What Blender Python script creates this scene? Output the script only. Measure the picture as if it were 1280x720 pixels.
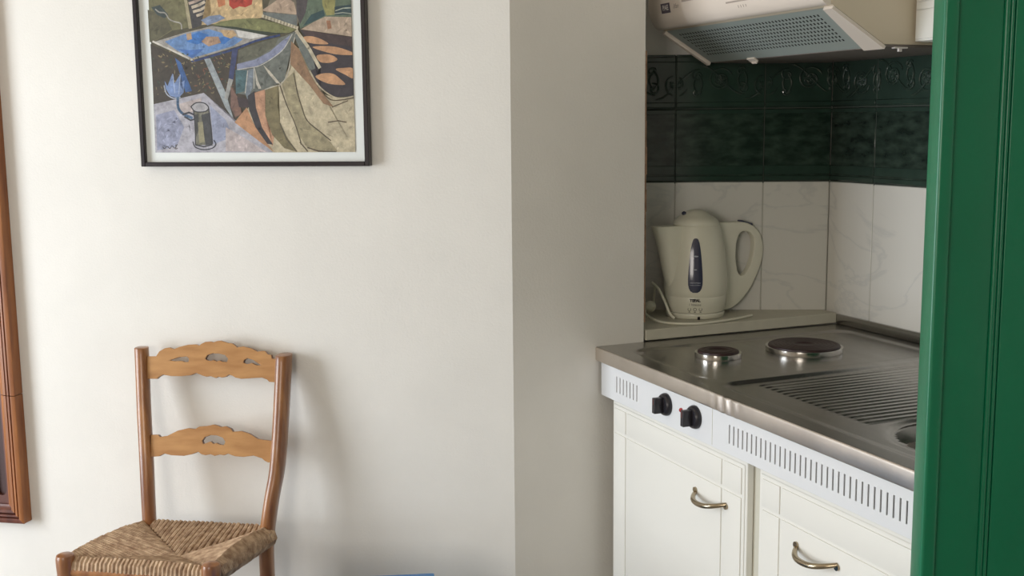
import bpy, bmesh, math, random, json
from mathutils import Vector, Matrix
random.seed(7)
for o_ in list(bpy.data.objects): bpy.data.objects.remove(o_, do_unlink=True)
sc = bpy.context.scene
COL = sc.collection
PI = math.pi

# ---------------------------------------------------------------- camera
cam_d = bpy.data.cameras.new('camera'); cam = bpy.data.objects.new('camera', cam_d); COL.objects.link(cam)
cam_d.sensor_width = 36.0
cam_d.lens = 36.0 * 1432.7 / 1280.0
cam_d.clip_start = 0.02
pitch, roll = 0.14516, -0.01034
fw = Vector((0, math.cos(pitch), -math.sin(pitch)))
x0 = Vector((1, 0, 0)); u0 = x0.cross(fw)
cx = math.cos(roll) * x0 + math.sin(roll) * u0
cu = -math.sin(roll) * x0 + math.cos(roll) * u0
M = Matrix((( cx.x, cu.x, -fw.x, 0), (cx.y, cu.y, -fw.y, 0), (cx.z, cu.z, -fw.z, 1.44), (0, 0, 0, 1)))
cam.matrix_world = M
sc.camera = cam

# ---------------------------------------------------------------- sky, daylight, exposure
w = bpy.data.worlds.new('sky'); sc.world = w; w.use_nodes = True
wn = w.node_tree.nodes; wl = w.node_tree.links
sky = wn.new('ShaderNodeTexSky'); sky.sky_type = 'HOSEK_WILKIE'; sky.sun_direction = (0.3, -0.5, 0.8); sky.turbidity = 3
wl.new(sky.outputs[0], wn['Background'].inputs[0]); wn['Background'].inputs[1].default_value = 0.6

def area(name, loc, target, sx, sy, power, col):
    d = bpy.data.lights.new(name, 'AREA'); d.shape = 'RECTANGLE'; d.size = sx; d.size_y = sy
    d.energy = power; d.color = col
    o = bpy.data.objects.new(name, d); COL.objects.link(o); o.location = loc
    o.rotation_euler = (Vector(target) - Vector(loc)).to_track_quat('-Z', 'Y').to_euler()
    return o
# daylight through the window in the left wall, plus an added fill light behind the camera
area('window_daylight', (-3.26, 1.75, 1.08), (-0.4, 2.3, 0.95), 1.15, 1.7, 78, (0.88, 0.94, 1.0))
area('rear_fill_light', (-1.6, -2.02, 1.55), (-0.5, 2, 1.3), 1.1, 1.1, 42, (1.0, 0.93, 0.84))
sc.view_settings.view_transform = 'Standard'; sc.view_settings.look = 'None'
sc.view_settings.gamma = 1.0; sc.view_settings.use_curve_mapping = False
sc.view_settings.exposure = 0.0

# ---------------------------------------------------------------- material helpers
def srgb(c):
    return tuple((x/255/12.92) if x/255 <= 0.04045 else ((x/255+0.055)/1.055)**2.4 for x in c)
def mat(name, col, rough=0.6, metal=0.0, noise=0.0, nscale=8.0, bump=0.0, bscale=120.0, stretch=None, col2=None, coat=0.0, spec=0.5, nlo=0.35, nhi=0.65):
    m = bpy.data.materials.new(name); m.use_nodes = True
    nt = m.node_tree; b = nt.nodes['Principled BSDF']
    c = srgb(col)
    b.inputs['Base Color'].default_value = (*c, 1)
    b.inputs['Roughness'].default_value = rough; b.inputs['Metallic'].default_value = metal
    b.inputs['Coat Weight'].default_value = coat; b.inputs['Specular IOR Level'].default_value = spec
    tc = nt.nodes.new('ShaderNodeTexCoord'); mp = nt.nodes.new('ShaderNodeMapping')
    nt.links.new(tc.outputs['Object'], mp.inputs[0])
    if stretch: mp.inputs['Scale'].default_value = stretch
    if noise > 0 or col2:
        n = nt.nodes.new('ShaderNodeTexNoise'); n.inputs['Scale'].default_value = nscale; n.inputs['Detail'].default_value = 6
        nt.links.new(mp.outputs[0], n.inputs[0])
        r = nt.nodes.new('ShaderNodeValToRGB')
        c2 = srgb(col2) if col2 else tuple(x*(1-noise) for x in c)
        r.color_ramp.elements[0].color = (*c2, 1); r.color_ramp.elements[1].color = (*c, 1)
        r.color_ramp.elements[0].position = nlo; r.color_ramp.elements[1].position = nhi
        nt.links.new(n.outputs[0], r.inputs[0]); nt.links.new(r.outputs[0], b.inputs['Base Color'])
    if bump > 0:
        n2 = nt.nodes.new('ShaderNodeTexNoise'); n2.inputs['Scale'].default_value = bscale; n2.inputs['Detail'].default_value = 4
        nt.links.new(mp.outputs[0], n2.inputs[0])
        bp = nt.nodes.new('ShaderNodeBump'); bp.inputs['Strength'].default_value = bump; bp.inputs['Distance'].default_value = 0.002
        nt.links.new(n2.outputs[0], bp.inputs['Height']); nt.links.new(bp.outputs[0], b.inputs['Normal'])
    return m
def marble(name, base, vein, rough, scale, width=0.03, amount=0.6):
    m = mat(name, base, rough)
    nt = m.node_tree; b = nt.nodes['Principled BSDF']
    tc = nt.nodes.new('ShaderNodeTexCoord'); mp = nt.nodes.new('ShaderNodeMapping'); mp.inputs['Rotation'].default_value = (0.4, 0.6, 0.3)
    nt.links.new(tc.outputs['Object'], mp.inputs[0])
    n = nt.nodes.new('ShaderNodeTexNoise'); n.inputs['Scale'].default_value = scale; n.inputs['Detail'].default_value = 7; n.inputs['Distortion'].default_value = 1.2
    mp.inputs['Scale'].default_value = (1, 1, 2.2)
    nt.links.new(mp.outputs[0], n.inputs[0])
    r = nt.nodes.new('ShaderNodeValToRGB'); cr = r.color_ramp
    cb = srgb(base); cv = tuple(a*(1-amount)+b_*amount for a, b_ in zip(cb, srgb(vein)))
    cr.elements[0].position = 0.5-width; cr.elements[0].color = (*cb, 1)
    cr.elements[1].position = 0.5+width; cr.elements[1].color = (*cb, 1)
    e = cr.elements.new(0.5); e.color = (*cv, 1)
    nt.links.new(n.outputs[0], r.inputs[0]); nt.links.new(r.outputs[0], b.inputs['Base Color'])
    return m
def wood(name, light, dark, rough=0.35, stretch=(14, 14, 1.2), coat=0.3):
    m = mat(name, light, rough, col2=dark, nscale=3.2, stretch=stretch, bump=0.08, bscale=30, coat=coat, nlo=0.3, nhi=0.68)
    m.node_tree.nodes['Principled BSDF'].inputs['Coat Roughness'].default_value = 0.25
    return m

W = mat('white_plaster', (229, 226, 220), 0.92, noise=0.04, nscale=5, bump=0.30, bscale=170)
CEIL = mat('ceiling_paint', (238, 226, 208), 0.95)
FLOOR = mat('floor_tile', (158, 156, 154), 0.5, noise=0.2, nscale=4)
GTILE = mat('green_glazed_tile', (58, 72, 63), 0.16, col2=(30, 40, 35), nscale=15, stretch=(1.6, 1.6, 3.4), nlo=0.36, nhi=0.70)
GBORD = mat('green_glazed_border', (50, 66, 58), 0.12, noise=0.2, nscale=20)
MARB = marble('white_marble_tile', (214, 211, 204), (180, 181, 180), 0.22, 2.2, 0.02, 0.35)
GROUT = mat('grout', (64, 70, 64), 0.9)
GROUTL = mat('pale_grout', (176, 174, 164), 0.9)
EDGE = mat('raw_tile_edge', (150, 120, 96), 0.9, noise=0.4, nscale=60)
STEEL = mat('brushed_steel', (180, 177, 173), 0.27, 1.0, noise=0.10, nscale=6, bump=0.05, bscale=300, stretch=(1, 8, 1))
STEELE = mat('steel_edge', (222, 213, 204), 0.36, 1.0, noise=0.12, nscale=9, bump=0.10, bscale=60)
CHROME = mat('polished_steel', (220, 218, 215), 0.10, 1.0)
BRASS = mat('aged_brass', (168, 154, 130), 0.2, 1.0)
IRON = mat('cast_iron_plate', (50, 28, 30), 0.42, 0.0, noise=0.3, nscale=30)
PANEL = mat('enamel_panel', (226, 228, 231), 0.35)
LAC = mat('white_lacquer', (234, 233, 227), 0.45, bump=0.03)
CARC = mat('cabinet_carcass', (205, 202, 188), 0.6)
SHELF = mat('laminate_shelf', (196, 192, 176), 0.5, noise=0.06, nscale=30)
BLACK = mat('black_plastic', (38, 36, 42), 0.35)
GAP = mat('dark_interior', (30, 28, 28), 0.9)
RED = mat('red_lamp_lens', (170, 30, 34), 0.2)
CREAM = mat('cream_plastic', (224, 221, 203), 0.32, noise=0.03, nscale=3)
GAUGE = mat('smoky_gauge', (66, 68, 88), 0.12)
GAUGE2 = mat('gauge_float', (160, 165, 180), 0.3)
INK = mat('black_print', (28, 26, 26), 0.6)
GINK = mat('grey_print', (112, 110, 98), 0.6)
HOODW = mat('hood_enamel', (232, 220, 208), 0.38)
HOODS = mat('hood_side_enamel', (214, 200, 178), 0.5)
FILT = mat('filter_aluminium', (172, 182, 178), 0.5, 0.3)
NAVY = mat('navy_print', (92, 84, 96), 0.5)
WHT = mat('white_print', (220, 214, 210), 0.5)
GREEN = mat('green_gloss_paint', (6, 112, 76), 0.30, noise=0.12, nscale=5, bump=0.15, bscale=70)
HONEY = wood('honey_wood', (188, 140, 86), (160, 110, 60), 0.34, (2.0, 14, 14))
POSTW = wood('brown_turned_wood', (166, 114, 68), (112, 66, 40), 0.30)
FRAMEW = wood('frame_wood', (168, 108, 60), (124, 70, 38), 0.42, (14, 14, 1.5), 0.1)
FRAMED = wood('frame_dark_wood', (112, 62, 46), (78, 40, 32), 0.45, (14, 14, 1.5), 0.1)
RAILE = wood('rail_edge_wood', (112, 68, 40), (78, 44, 28), 0.4, (2.0, 14, 14))
RUSH = mat('woven_rush', (200, 172, 142), 0.85, col2=(150, 120, 94), nscale=60, bump=0.4, bscale=300)
RUSHC = mat('rush_core', (128, 98, 72), 0.9)
PFRAME = mat('dark_picture_frame', (30, 20, 24), 0.3)
MATB = mat('picture_mount', (226, 230, 228), 0.7)
BLUE = mat('blue_plastic', (30, 120, 190), 0.4)

# ---------------------------------------------------------------- mesh helpers
def box(bm, a, b, bevel=0.0, seg=2):
    vs = [bm.verts.new((x, y, z)) for x in (a[0], b[0]) for y in (a[1], b[1]) for z in (a[2], b[2])]
    f = [(0,1,3,2),(4,6,7,5),(0,4,5,1),(2,3,7,6),(0,2,6,4),(1,5,7,3)]
    fs = [bm.faces.new([vs[i] for i in q]) for q in f]
    if bevel > 0:
        es = list({e for q in fs for e in q.edges})
        bmesh.ops.bevel(bm, geom=es, offset=bevel, segments=seg, profile=0.6, affect='EDGES')
def prism(bm, poly, fn, d0, d1):
    """poly: 2-D outline, fn(p, d) -> 3-D point"""
    A = [bm.verts.new(fn(p, d0)) for p in poly]; B = [bm.verts.new(fn(p, d1)) for p in poly]
    n = len(poly)
    bm.faces.new(A); bm.faces.new(B[::-1])
    for i in range(n): bm.faces.new((A[i], B[i], B[(i+1) % n], A[(i+1) % n]))
def tube(bm, pts, r, seg=8, cap=True):
    pts = [Vector(p) for p in pts]; rs = r if isinstance(r, (list, tuple)) else [r]*len(pts)
    rings = []; up = None
    for i, p in enumerate(pts):
        t = (pts[min(i+1, len(pts)-1)] - pts[max(i-1, 0)]).normalized()
        if up is None:
            up = Vector((0, 0, 1)) if abs(t.z) < 0.9 else Vector((1, 0, 0))
        s = t.cross(up).normalized(); up = s.cross(t).normalized()
        rings.append([bm.verts.new(p + rs[i]*(math.cos(2*PI*k/seg)*s + math.sin(2*PI*k/seg)*up)) for k in range(seg)])
    for a, b in zip(rings, rings[1:]):
        for k in range(seg): bm.faces.new((a[k], a[(k+1) % seg], b[(k+1) % seg], b[k]))
    if cap: bm.faces.new(rings[0][::-1]); bm.faces.new(rings[-1])
def lathe(bm, prof, c, seg=48, axis='z'):
    rings = []
    for r, h in prof:
        if r < 1e-5: rings.append([bm.verts.new((c[0], c[1], c[2]+h))])
        else: rings.append([bm.verts.new((c[0]+r*math.cos(2*PI*k/seg), c[1]+r*math.sin(2*PI*k/seg), c[2]+h)) for k in range(seg)])
    for a, b in zip(rings, rings[1:]):
        if len(a) == 1 and len(b) == 1: continue
        for k in range(seg):
            k2 = (k+1) % seg
            if len(a) == 1: bm.faces.new((a[0], b[k], b[k2]))
            elif len(b) == 1: bm.faces.new((a[k], a[k2], b[0]))
            else: bm.faces.new((a[k], a[k2], b[k2], b[k]))
def sweep(bm, pts, wd, dp, lat, dep, n=16, e=2.6):
    """superellipse section (half widths wd, dp per point) along pts"""
    rings = []
    for i, p in enumerate(pts):
        a, b = (wd[i], dp[i])
        ring = []
        for k in range(n):
            t = 2*PI*k/n; c, s = math.cos(t), math.sin(t)
            q = Vector(p) + lat*a*math.copysign(abs(c)**(2/e), c) + dep*b*math.copysign(abs(s)**(2/e), s)
            ring.append(bm.verts.new(q))
        rings.append(ring)
    for a, b in zip(rings, rings[1:]):
        for k in range(n): bm.faces.new((a[k], a[(k+1) % n], b[(k+1) % n], b[k]))
    bm.faces.new(rings[0][::-1]); bm.faces.new(rings[-1])
def holed(outer, holes, vec):
    """flat outline with holes (3-D points), extruded along vec"""
    bm = bmesh.new(); es = []
    for loop in [outer]+holes:
        vs = [bm.verts.new(p) for p in loop]
        es += [bm.edges.new((vs[i], vs[(i+1) % len(vs)])) for i in range(len(vs))]
    r = bmesh.ops.triangle_fill(bm, use_beauty=True, use_dissolve=False, edges=es)
    fs = [g for g in r['geom'] if isinstance(g, bmesh.types.BMFace)]
    ex = bmesh.ops.extrude_face_region(bm, geom=fs)
    bmesh.ops.translate(bm, vec=vec, verts=[g for g in ex['geom'] if isinstance(g, bmesh.types.BMVert)])
    return bm

# frames: K = kitchen (u along the unit towards the viewer, v into the niche), L = picture wall (s right, t into the wall)
OK = Vector((0.2081, 2.8084, 0)); RK = math.atan2(-0.9233, 0.3840)
OL = Vector((0.0012, 2.7223, 0)); RL = math.atan2(-0.1929, 0.9812)
FR = {'K': Matrix.Translation(OK) @ Matrix.Rotation(RK, 4, 'Z'), 'L': Matrix.Translation(OL) @ Matrix.Rotation(RL, 4, 'Z'), 'W': Matrix.Identity(4)}
def tag(o, label=None, cat=None, group=None, kind=None):
    if label: o['label'] = label
    if cat: o['category'] = cat
    if group: o['group'] = group
    if kind: o['kind'] = kind
    return o
def smooth(me, ang=40):
    for p in me.polygons: p.use_smooth = True
    me.set_sharp_from_angle(angle=math.radians(ang))
def mesh(name, bm, m, fr='W', parent=None, origin=(0, 0, 0), sm=True, fix=True):
    """bm in frame coordinates; origin = the same origin the parent thing was given"""
    if fix: bmesh.ops.recalc_face_normals(bm, faces=bm.faces)
    bmesh.ops.translate(bm, vec=-Vector(origin), verts=bm.verts)
    me = bpy.data.meshes.new(name); bm.to_mesh(me); bm.free()
    for mm in (m if isinstance(m, list) else [m]): me.materials.append(mm)
    if sm: smooth(me)
    o = bpy.data.objects.new(name, me); COL.objects.link(o)
    if parent is not None: o.parent = parent
    else: o.matrix_world = FR[fr] @ Matrix.Translation(Vector(origin))
    return o
def empty(name, fr, origin, label, cat, group=None, kind=None):
    o = bpy.data.objects.new(name, None); COL.objects.link(o); o.empty_display_size = 0.05
    o.matrix_world = FR[fr] @ Matrix.Translation(Vector(origin))
    return tag(o, label, cat, group, kind)
def child_copy(src, parent, dv):
    c = src.copy(); COL.objects.link(c); c.parent = parent; c.location = src.location + Vector(dv); return c

# ---------------------------------------------------------------- room shell
def slab(name, fr, a, b, m, label=None):
    bm = bmesh.new(); box(bm, a, b); o = mesh(name, bm, m, fr, sm=False); tag(o, label, kind='structure'); return o
HC = 2.55
slab('floor', 'W', (-3.6, -2.4, -0.1), (2.6, 3.9, 0), FLOOR, 'tan tiled floor')
slab('ceiling', 'W', (-3.6, -2.4, HC), (2.6, 3.9, HC+0.1), CEIL, 'off-white ceiling')
slab('wall_far', 'L', (-3.7, 0, 0), (0.0, 0.14, HC), W, 'white plaster wall behind the chair')
bm = bmesh.new()
prism(bm, [(0, -0.2242), (0, 0.135), (-0.357, 0.135), (-0.357, 0.10), (-0.2, -0.155)], lambda p, d: (p[0], p[1], d), 0, HC)
tag(mesh('wall_pier', bm, W, 'K', sm=False), 'white plaster pier between the picture wall and the kitchen niche', kind='structure')
DA = (math.sin(math.radians(26)), math.cos(math.radians(26)))     # niche side wall direction in K (towards v), u component sign +
cn = (-0.059, 0.745)
def A(d, off, z): # d<=0 along the niche side wall from the corner, off towards the room
    return (cn[0] + DA[0]*d + DA[1]*off, cn[1] + DA[1]*d - DA[0]*off, z)
bm = bmesh.new()
prism(bm, [(0.0, -0.008), (-0.68, -0.008), (-0.68, -0.12), (0.0, -0.12)], lambda p, d: A(p[0], p[1], d), 0, HC)
niche = mesh('wall_niche', bm, W, 'K', sm=False); tag(niche, 'short left side wall of the kitchen niche', kind='structure')
bm = bmesh.new(); box(bm, (-0.19, 0.753, 0), (2.3, 0.87, HC))
kwall = mesh('wall_kitchen', bm, W, 'K', sm=False); tag(kwall, 'tiled wall behind the cooktop', kind='structure')
# left wall with a window opening, near wall with a window opening, right wall
def holed_wall(name, xax, x_or_y, th, lo, hi, h0, h1, z0, z1, label):
    bm = bmesh.new()
    def b2(p0, p1, q0, q1):
        if xax: box(bm, (x_or_y, p0, q0), (x_or_y+th, p1, q1))
        else: box(bm, (p0, x_or_y, q0), (p1, x_or_y+th, q1))
    b2(lo, h0, 0, HC); b2(h1, hi, 0, HC); b2(h0, h1, 0, z0); b2(h0, h1, z1, HC)
    tag(mesh(name, bm, W, sm=False), label, kind='structure')
holed_wall('wall_left', True, -3.6, 0.2, -2.4, 3.55, 1.1, 2.4, 0.2, 2.0, 'white left wall with the window')
holed_wall('wall_near', False, -2.4, 0.2, -3.4, 2.3, -2.2, -1.0, 0.95, 2.15, 'white wall behind the camera')
slab('wall_right', 'W', (2.2, -2.4, 0), (2.4, 1.35, HC), W, 'white right wall')
def window(name, xax, pos, h0, h1, z0, z1):
    e = empty(name, 'W', (pos, (h0+h1)/2, z0) if xax else ((h0+h1)/2, pos, z0), 'green wooden window', None, kind='structure')
    bm = bmesh.new(); t = 0.05
    for (p0, p1, q0, q1) in ((h0, h0+t, z0, z1), (h1-t, h1, z0, z1), (h0+t, h1-t, z0, z0+t), (h0+t, h1-t, z1-t, z1), ((h0+h1)/2-.03, (h0+h1)/2+.03, z0+t, z1-t)):
        if xax: box(bm, (pos-.03, p0, q0), (pos+.03, p1, q1), 0.004)
        else: box(bm, (p0, pos-.03, q0), (p1, pos+.03, q1), 0.004)
    mesh('window_frame', bm, GREEN, parent=e, origin=e.location)
window('window_1', True, -3.5, 1.1, 2.4, 0.2, 2.0)
window('window_2', False, -2.3, -2.2, -1.0, 0.95, 2.15)
# raw tile edge down the pier's corner
bm = bmesh.new()
z = 0.93
while z < 1.60:
    h = random.uniform(0.03, 0.09); box(bm, (-0.006, 0.1345, z), (0.0, 0.139+random.uniform(0, 0.0025), min(z+h, 1.61))); z += h
tag(mesh('trim_1', bm, EDGE, 'K', sm=False), 'rough brown tile edge down the corner of the pier', kind='structure')

# ---------------------------------------------------------------- wall tiles
def spiral_pts(c, r0, turns, sgn, ph, f, n=40):
    return [f(c[0] + r0*(1-0.82*i/n)*math.cos(ph+sgn*turns*2*PI*i/n), 0.0, c[1] + r0*(1-0.82*i/n)*math.sin(ph+sgn*turns*2*PI*i/n)) for i in range(n+1)]
def tiled(parent, P, spans):
    """P(d, off, z) -> K point; spans: list of (d0, d1) tile columns"""
    g = 0.0012
    for (d0, d1) in spans:
        def pbox(bm, a, b, z0, z1, t0, t1, bev=0.0015):
            # box in (d, off, z) mapped through P
            sub = bmesh.new(); box(sub, (a, t0, z0), (b, t1, z1), bev, 1)
            for v in sub.verts: v.co = Vector(P(v.co.x, v.co.y, v.co.z))
            me = bpy.data.meshes.new('t'); sub.to_mesh(me); sub.free(); bm.from_mesh(me); bpy.data.meshes.remove(me)
        a, b = d0+g, d1-g
        bm = bmesh.new(); pbox(bm, a, b, 0.86, 1.267-g, -0.008, 0.0)
        mesh('marble_tile', bm, MARB, 'K', parent)
        bm = bmesh.new(); pbox(bm, a, b, 1.267+g, 1.466-g, -0.008, 0.0)
        t = mesh('green_tile', bm, GTILE, 'K', parent)
        bm = bmesh.new()
        pbox(bm, a, b, 1.270, 1.283, -0.001, 0.0035, 0.0015); pbox(bm, a, b, 1.287, 1.311, -0.001, 0.0022, 0.001); pbox(bm, a, b, 1.452, 1.463, -0.001, 0.002, 0.001)
        mesh('moulding', bm, GBORD, 'K', t)
        bm = bmesh.new(); pbox(bm, a, b, 1.466+g, 1.612, -0.008, 0.0)
        t = mesh('border_tile', bm, GBORD, 'K', parent)
        bm = bmesh.new()
        pbox(bm, a, b, 1.470, 1.484, -0.001, 0.0045, 0.002); pbox(bm, a, b, 1.592, 1.606, -0.001, 0.0045, 0.002)
        fd = lambda x, y, z_: (x, z_)
        for k in range(math.floor(a/0.1205)-1, math.ceil(b/0.1205)+1):
            cxx = (k+0.5)*0.1205; up = 1 if k % 2 else -1; zc = 1.538+0.006*up
            parts = [spiral_pts((cxx, zc), 0.034, 1.7, up, PI*0.1*up, fd, 44), spiral_pts((cxx+0.060, zc-0.024*up), 0.017, 1.2, -up, 2.0, fd, 22), spiral_pts((cxx+0.056, zc+0.022*up), 0.013, 1.0, up, 0.5, fd, 20)]
            parts += [[(cxx+0.013*math.cos(t_*PI/5+q*2*PI/5)*0.6+0.008*math.cos(q*2*PI/5), zc+0.013*math.sin(t_*PI/5+q*2*PI/5)*0.6+0.008*math.sin(q*2*PI/5)) for t_ in range(11)] for q in range(5)]
            parts.append([(cxx-0.055+0.12*i/14, zc+up*(0.040*math.cos(PI*i/14))) for i in range(15)])
            for s_ in (-1, 1):
                parts.append([(cxx+0.060+s_*0.012*math.sin(PI*i/8), zc-0.028*up+0.056*up*i/8) for i in range(9)])
            for pts in parts:
                run = []
                for q in pts+[None]:
                    if q is not None and a+0.003 < q[0] < b-0.003 and 1.488 < q[1] < 1.590: run.append(q)
                    else:
                        if len(run) > 3: tube(bm, [P(x_, 0.0008, z_) for x_, z_ in run], [0.0012]+[0.0034]*(len(run)-2)+[0.0012], 6)
                        run = []
        mesh('relief', bm, GBORD, 'K', t)
    return
def B_(d, off, z): return (d, 0.745-off, z)
tiled(niche, A, [(-0.662, -0.421), (-0.421, -0.180), (-0.180, 0.0)])
tiled(kwall, B_, [(-0.059, 0.120), (0.120, 0.361), (0.361, 0.602), (0.602, 0.843), (0.843, 1.084), (1.084, 1.325)])
bm = bmesh.new(); prism(bm, [(0.0, -0.0075), (-0.665, -0.0075), (-0.665, -0.0015), (0.0, -0.0015)], lambda p, d: A(p[0], p[1], d), 1.262, 1.610)
mesh('grout', bm, GROUT, 'K', niche)
bm = bmesh.new(); prism(bm, [(0.0, -0.0075), (-0.665, -0.0075), (-0.665, -0.0012), (0.0, -0.0012)], lambda p, d: A(p[0], p[1], d), 0.861, 1.262)
mesh('grout', bm, GROUTL, 'K', niche)
bm = bmesh.new(); box(bm, (-0.059, 0.7465, 1.262), (1.325, 0.7525, 1.610)); mesh('grout', bm, GROUT, 'K', kwall)
bm = bmesh.new(); box(bm, (-0.059, 0.7462, 0.861), (1.325, 0.7525, 1.262)); mesh('grout', bm, GROUTL, 'K', kwall)

# ---------------------------------------------------------------- green door
door = empty('door_1', 'W', (0.553, 1.49, 0), 'green painted wooden door leaf close to the camera on the right', None, kind='structure')
def dpart(name, a, b, bev, m=GREEN):
    bm = bmesh.new(); box(bm, a, b, bev, 3); return mesh(name, bm, m, parent=door, origin=(0.553, 1.49, 0))
dpart('edge_strip', (0.553, 1.490, 0.01), (0.5735, 1.532, 2.12), 0.005)
dpart('backing', (0.5735, 1.515, 0.01), (1.42, 1.530, 2.12), 0.001)
x = 0.5755
for wd in (0.0585, 0.1, 0.1, 0.1, 0.1, 0.1, 0.1, 0.1):
    dpart('board', (x, 1.502, 0.012), (x+wd, 1.5155, 2.118), 0.0015)
    bm = bmesh.new(); tube(bm, [(x+wd+0.004, 1.503, 0.012), (x+wd+0.004, 1.503, 2.118)], 0.0042, 10); tube(bm, [(x+wd+0.0115, 1.504, 0.012), (x+wd+0.0115, 1.504, 2.118)], 0.003, 10)
    mesh('bead', bm, GREEN, parent=door, origin=(0.553, 1.49, 0)); x += wd+0.0155
slab('wall_entrance', 'W', (1.47, 1.35, 0), (2.4, 1.55, HC), W, 'white wall beside the green door')
dpart('hinge', (1.42, 1.50, 0.3), (1.469, 1.53, 0.38), 0.002, CHROME); dpart('hinge', (1.42, 1.50, 1.75), (1.469, 1.53, 1.83), 0.002, CHROME)

# ---------------------------------------------------------------- shelf
bm = bmesh.new()
prism(bm, [(0.0, 0.1415), (0.0, 0.735), (-0.052, 0.735), A(-0.01, 0.001, 0)[:2], A(-0.655, 0.001, 0)[:2]], lambda p, d: (p[0], p[1], d), 0.8825, 0.910)
bmesh.ops.bevel(bm, geom=bm.edges[:], offset=0.0015, segments=1, affect='EDGES')
tag(mesh('shelf', bm, SHELF, 'K', sm=False), 'cream laminate shelf board under the kettle, along the niche side wall', 'shelf')

# ---------------------------------------------------------------- steel cooktop with panel
UE = 1.26
ck = empty('cooktop_unit', 'K', (0, 0, 0.757), 'stainless steel kitchenette top with two hotplates, drainer and white control panel', 'cooktop')
def kp(name, bm, m, parent=None, sm=True, fix=True): return mesh(name, bm, m, 'K', parent or ck, (0, 0, 0.757) if parent is None else (0, 0, 0), sm, fix)
def ss(x, a, b):
    t = min(max((x-a)/(b-a), 0), 1); return t*t*(3-2*t)
def rrect(u, v, u0, u1, v0, v1, r):
    cu_, cv = (u0+u1)/2, (v0+v1)/2; qx = abs(u-cu_)-(u1-u0)/2+r; qy = abs(v-cv)-(v1-v0)/2+r
    return math.hypot(max(qx, 0), max(qy, 0)) + min(max(qx, qy), 0) - r
SC = (1.0, 0.235); SR = 0.13
def hgt(u, v):
    d1 = rrect(u, v, 0.075, 0.435, 0.05, 0.70, 0.05)
    d2 = rrect(u, v, 0.475, 1.30, 0.05, 0.70, 0.05)
    h = -0.004*(1-ss(d1, -0.010, 0.006)) - 0.006*(1-ss(d2, -0.012, 0.006))
    e = min(v-0.135, 0.60-v, u-0.50, 0.86-u)
    if e > 0: h += (0.0012-0.0046*max(0.0, math.cos(2*PI*(u-0.512)/0.0210))**2)*ss(e, 0, 0.008)
    ds = math.hypot(u-SC[0], v-SC[1])-SR
    h -= 0.004*(1-ss(ds, 0, 0.012))
    return 0.880+h
bm = bmesh.new()
NU, NV = 480, 96
us = [0.0005+(UE-0.001)*i/NU for i in range(NU+1)]; vs_ = [0.0+0.744*j/NV for j in range(NV+1)]
grid = [[bm.verts.new((u, v, hgt(u, v))) for v in vs_] for u in us]
for i in range(NU):
    for j in range(NV):
        um, vm = (us[i]+us[i+1])/2, (vs_[j]+vs_[j+1])/2
        if math.hypot(um-SC[0], vm-SC[1]) < SR-0.006: continue
        bm.faces.new((grid[i][j], grid[i+1][j], grid[i+1][j+1], grid[i][j+1]))
top = kp('steel_top', bm, STEEL, fix=False)
bm = bmesh.new()
lathe(bm, [(SR+0.004, -0.0025), (SR, -0.004), (SR-0.004, -0.010), (SR-0.010, -0.05), (SR-0.018, -0.085), (SR-0.035, -0.100), (0.03, -0.105), (0.0, -0.105)], (SC[0], SC[1], 0.8725), 64)
kp('sink_bowl', bm, STEEL, fix=False)
bm = bmesh.new()   # rolled front edge, slightly dented
n = 160; prof = [(0.004, 0.8800), (0.001, 0.8795), (-0.0008, 0.8775), (-0.0012, 0.874), (-0.001, 0.848), (0.0006, 0.8445), (0.004, 0.8435), (0.012, 0.8435)]
rows = []
for i in range(n+1):
    u = UE*i/n; dent = math.exp(-((u-0.585)/0.045)**2)
    rows.append([bm.verts.new((u, v + dent*0.0022*math.sin(u*210+z_*260), z_ - dent*0.0012*abs(math.sin(u*90)))) for v, z_ in prof])
for a, b in zip(rows, rows[1:]):
    for k in range(len(prof)-1): bm.faces.new((a[k], b[k], b[k+1], a[k+1]))
kp('front_edge', bm, STEELE)
bm = bmesh.new(); prism(bm, [(0.744, 0.880), (0.736, 0.881), (0.7335, 0.884), (0.7335, 0.906), (0.7345, 0.9075), (0.743, 0.9075)], lambda p, d: (d, p[0], p[1]), 0.001, UE)
kp('back_upstand', bm, STEEL)
bm = bmesh.new(); box(bm, (0.0, 0.03, 0.765), (0.004, 0.13, 0.877)); box(bm, (0.02, 0.13, 0.83), (UE, 0.74, 0.836)); kp('underside', bm, STEELE, sm=False)
# control panel with real slots
bm = bmesh.new(); zb, zt, s0, s1 = 0.7585, 0.8435, 0.781, 0.8205
P0, P1 = 0.010, 0.0125
slots = [0.092+0.0168*k for k in range(7)] + [0.583+0.0157*k for k in range(42)]
sw = 0.0042
def pf(u0_, u1_, z0_, z1_): box(bm, (u0_, P0, z0_), (u1_, P1, z1_))
pf(0.010, UE, zb, s0); pf(0.010, UE, s1, zt)
prev = 0.010
for s in slots: pf(prev, s-sw/2, s0, s1); prev = s+sw/2
pf(prev, UE, s0, s1)
box(bm, (0.010, P1, zb), (UE, 0.03, zb+0.003))
bmesh.ops.remove_doubles(bm, verts=bm.verts, dist=0.00005)
kp('control_panel', bm, PANEL, sm=False)
bm = bmesh.new(); box(bm, (0.011, 0.019, 0.766), (UE-0.002, 0.021, 0.84)); kp('slot_backing', bm, GAP, sm=False)
bm = bmesh.new(); box(bm, (0.5185, 0.0094, 0.762), (0.5193, 0.0101, 0.842)); kp('panel_joint', bm, CARC, sm=False)
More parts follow.
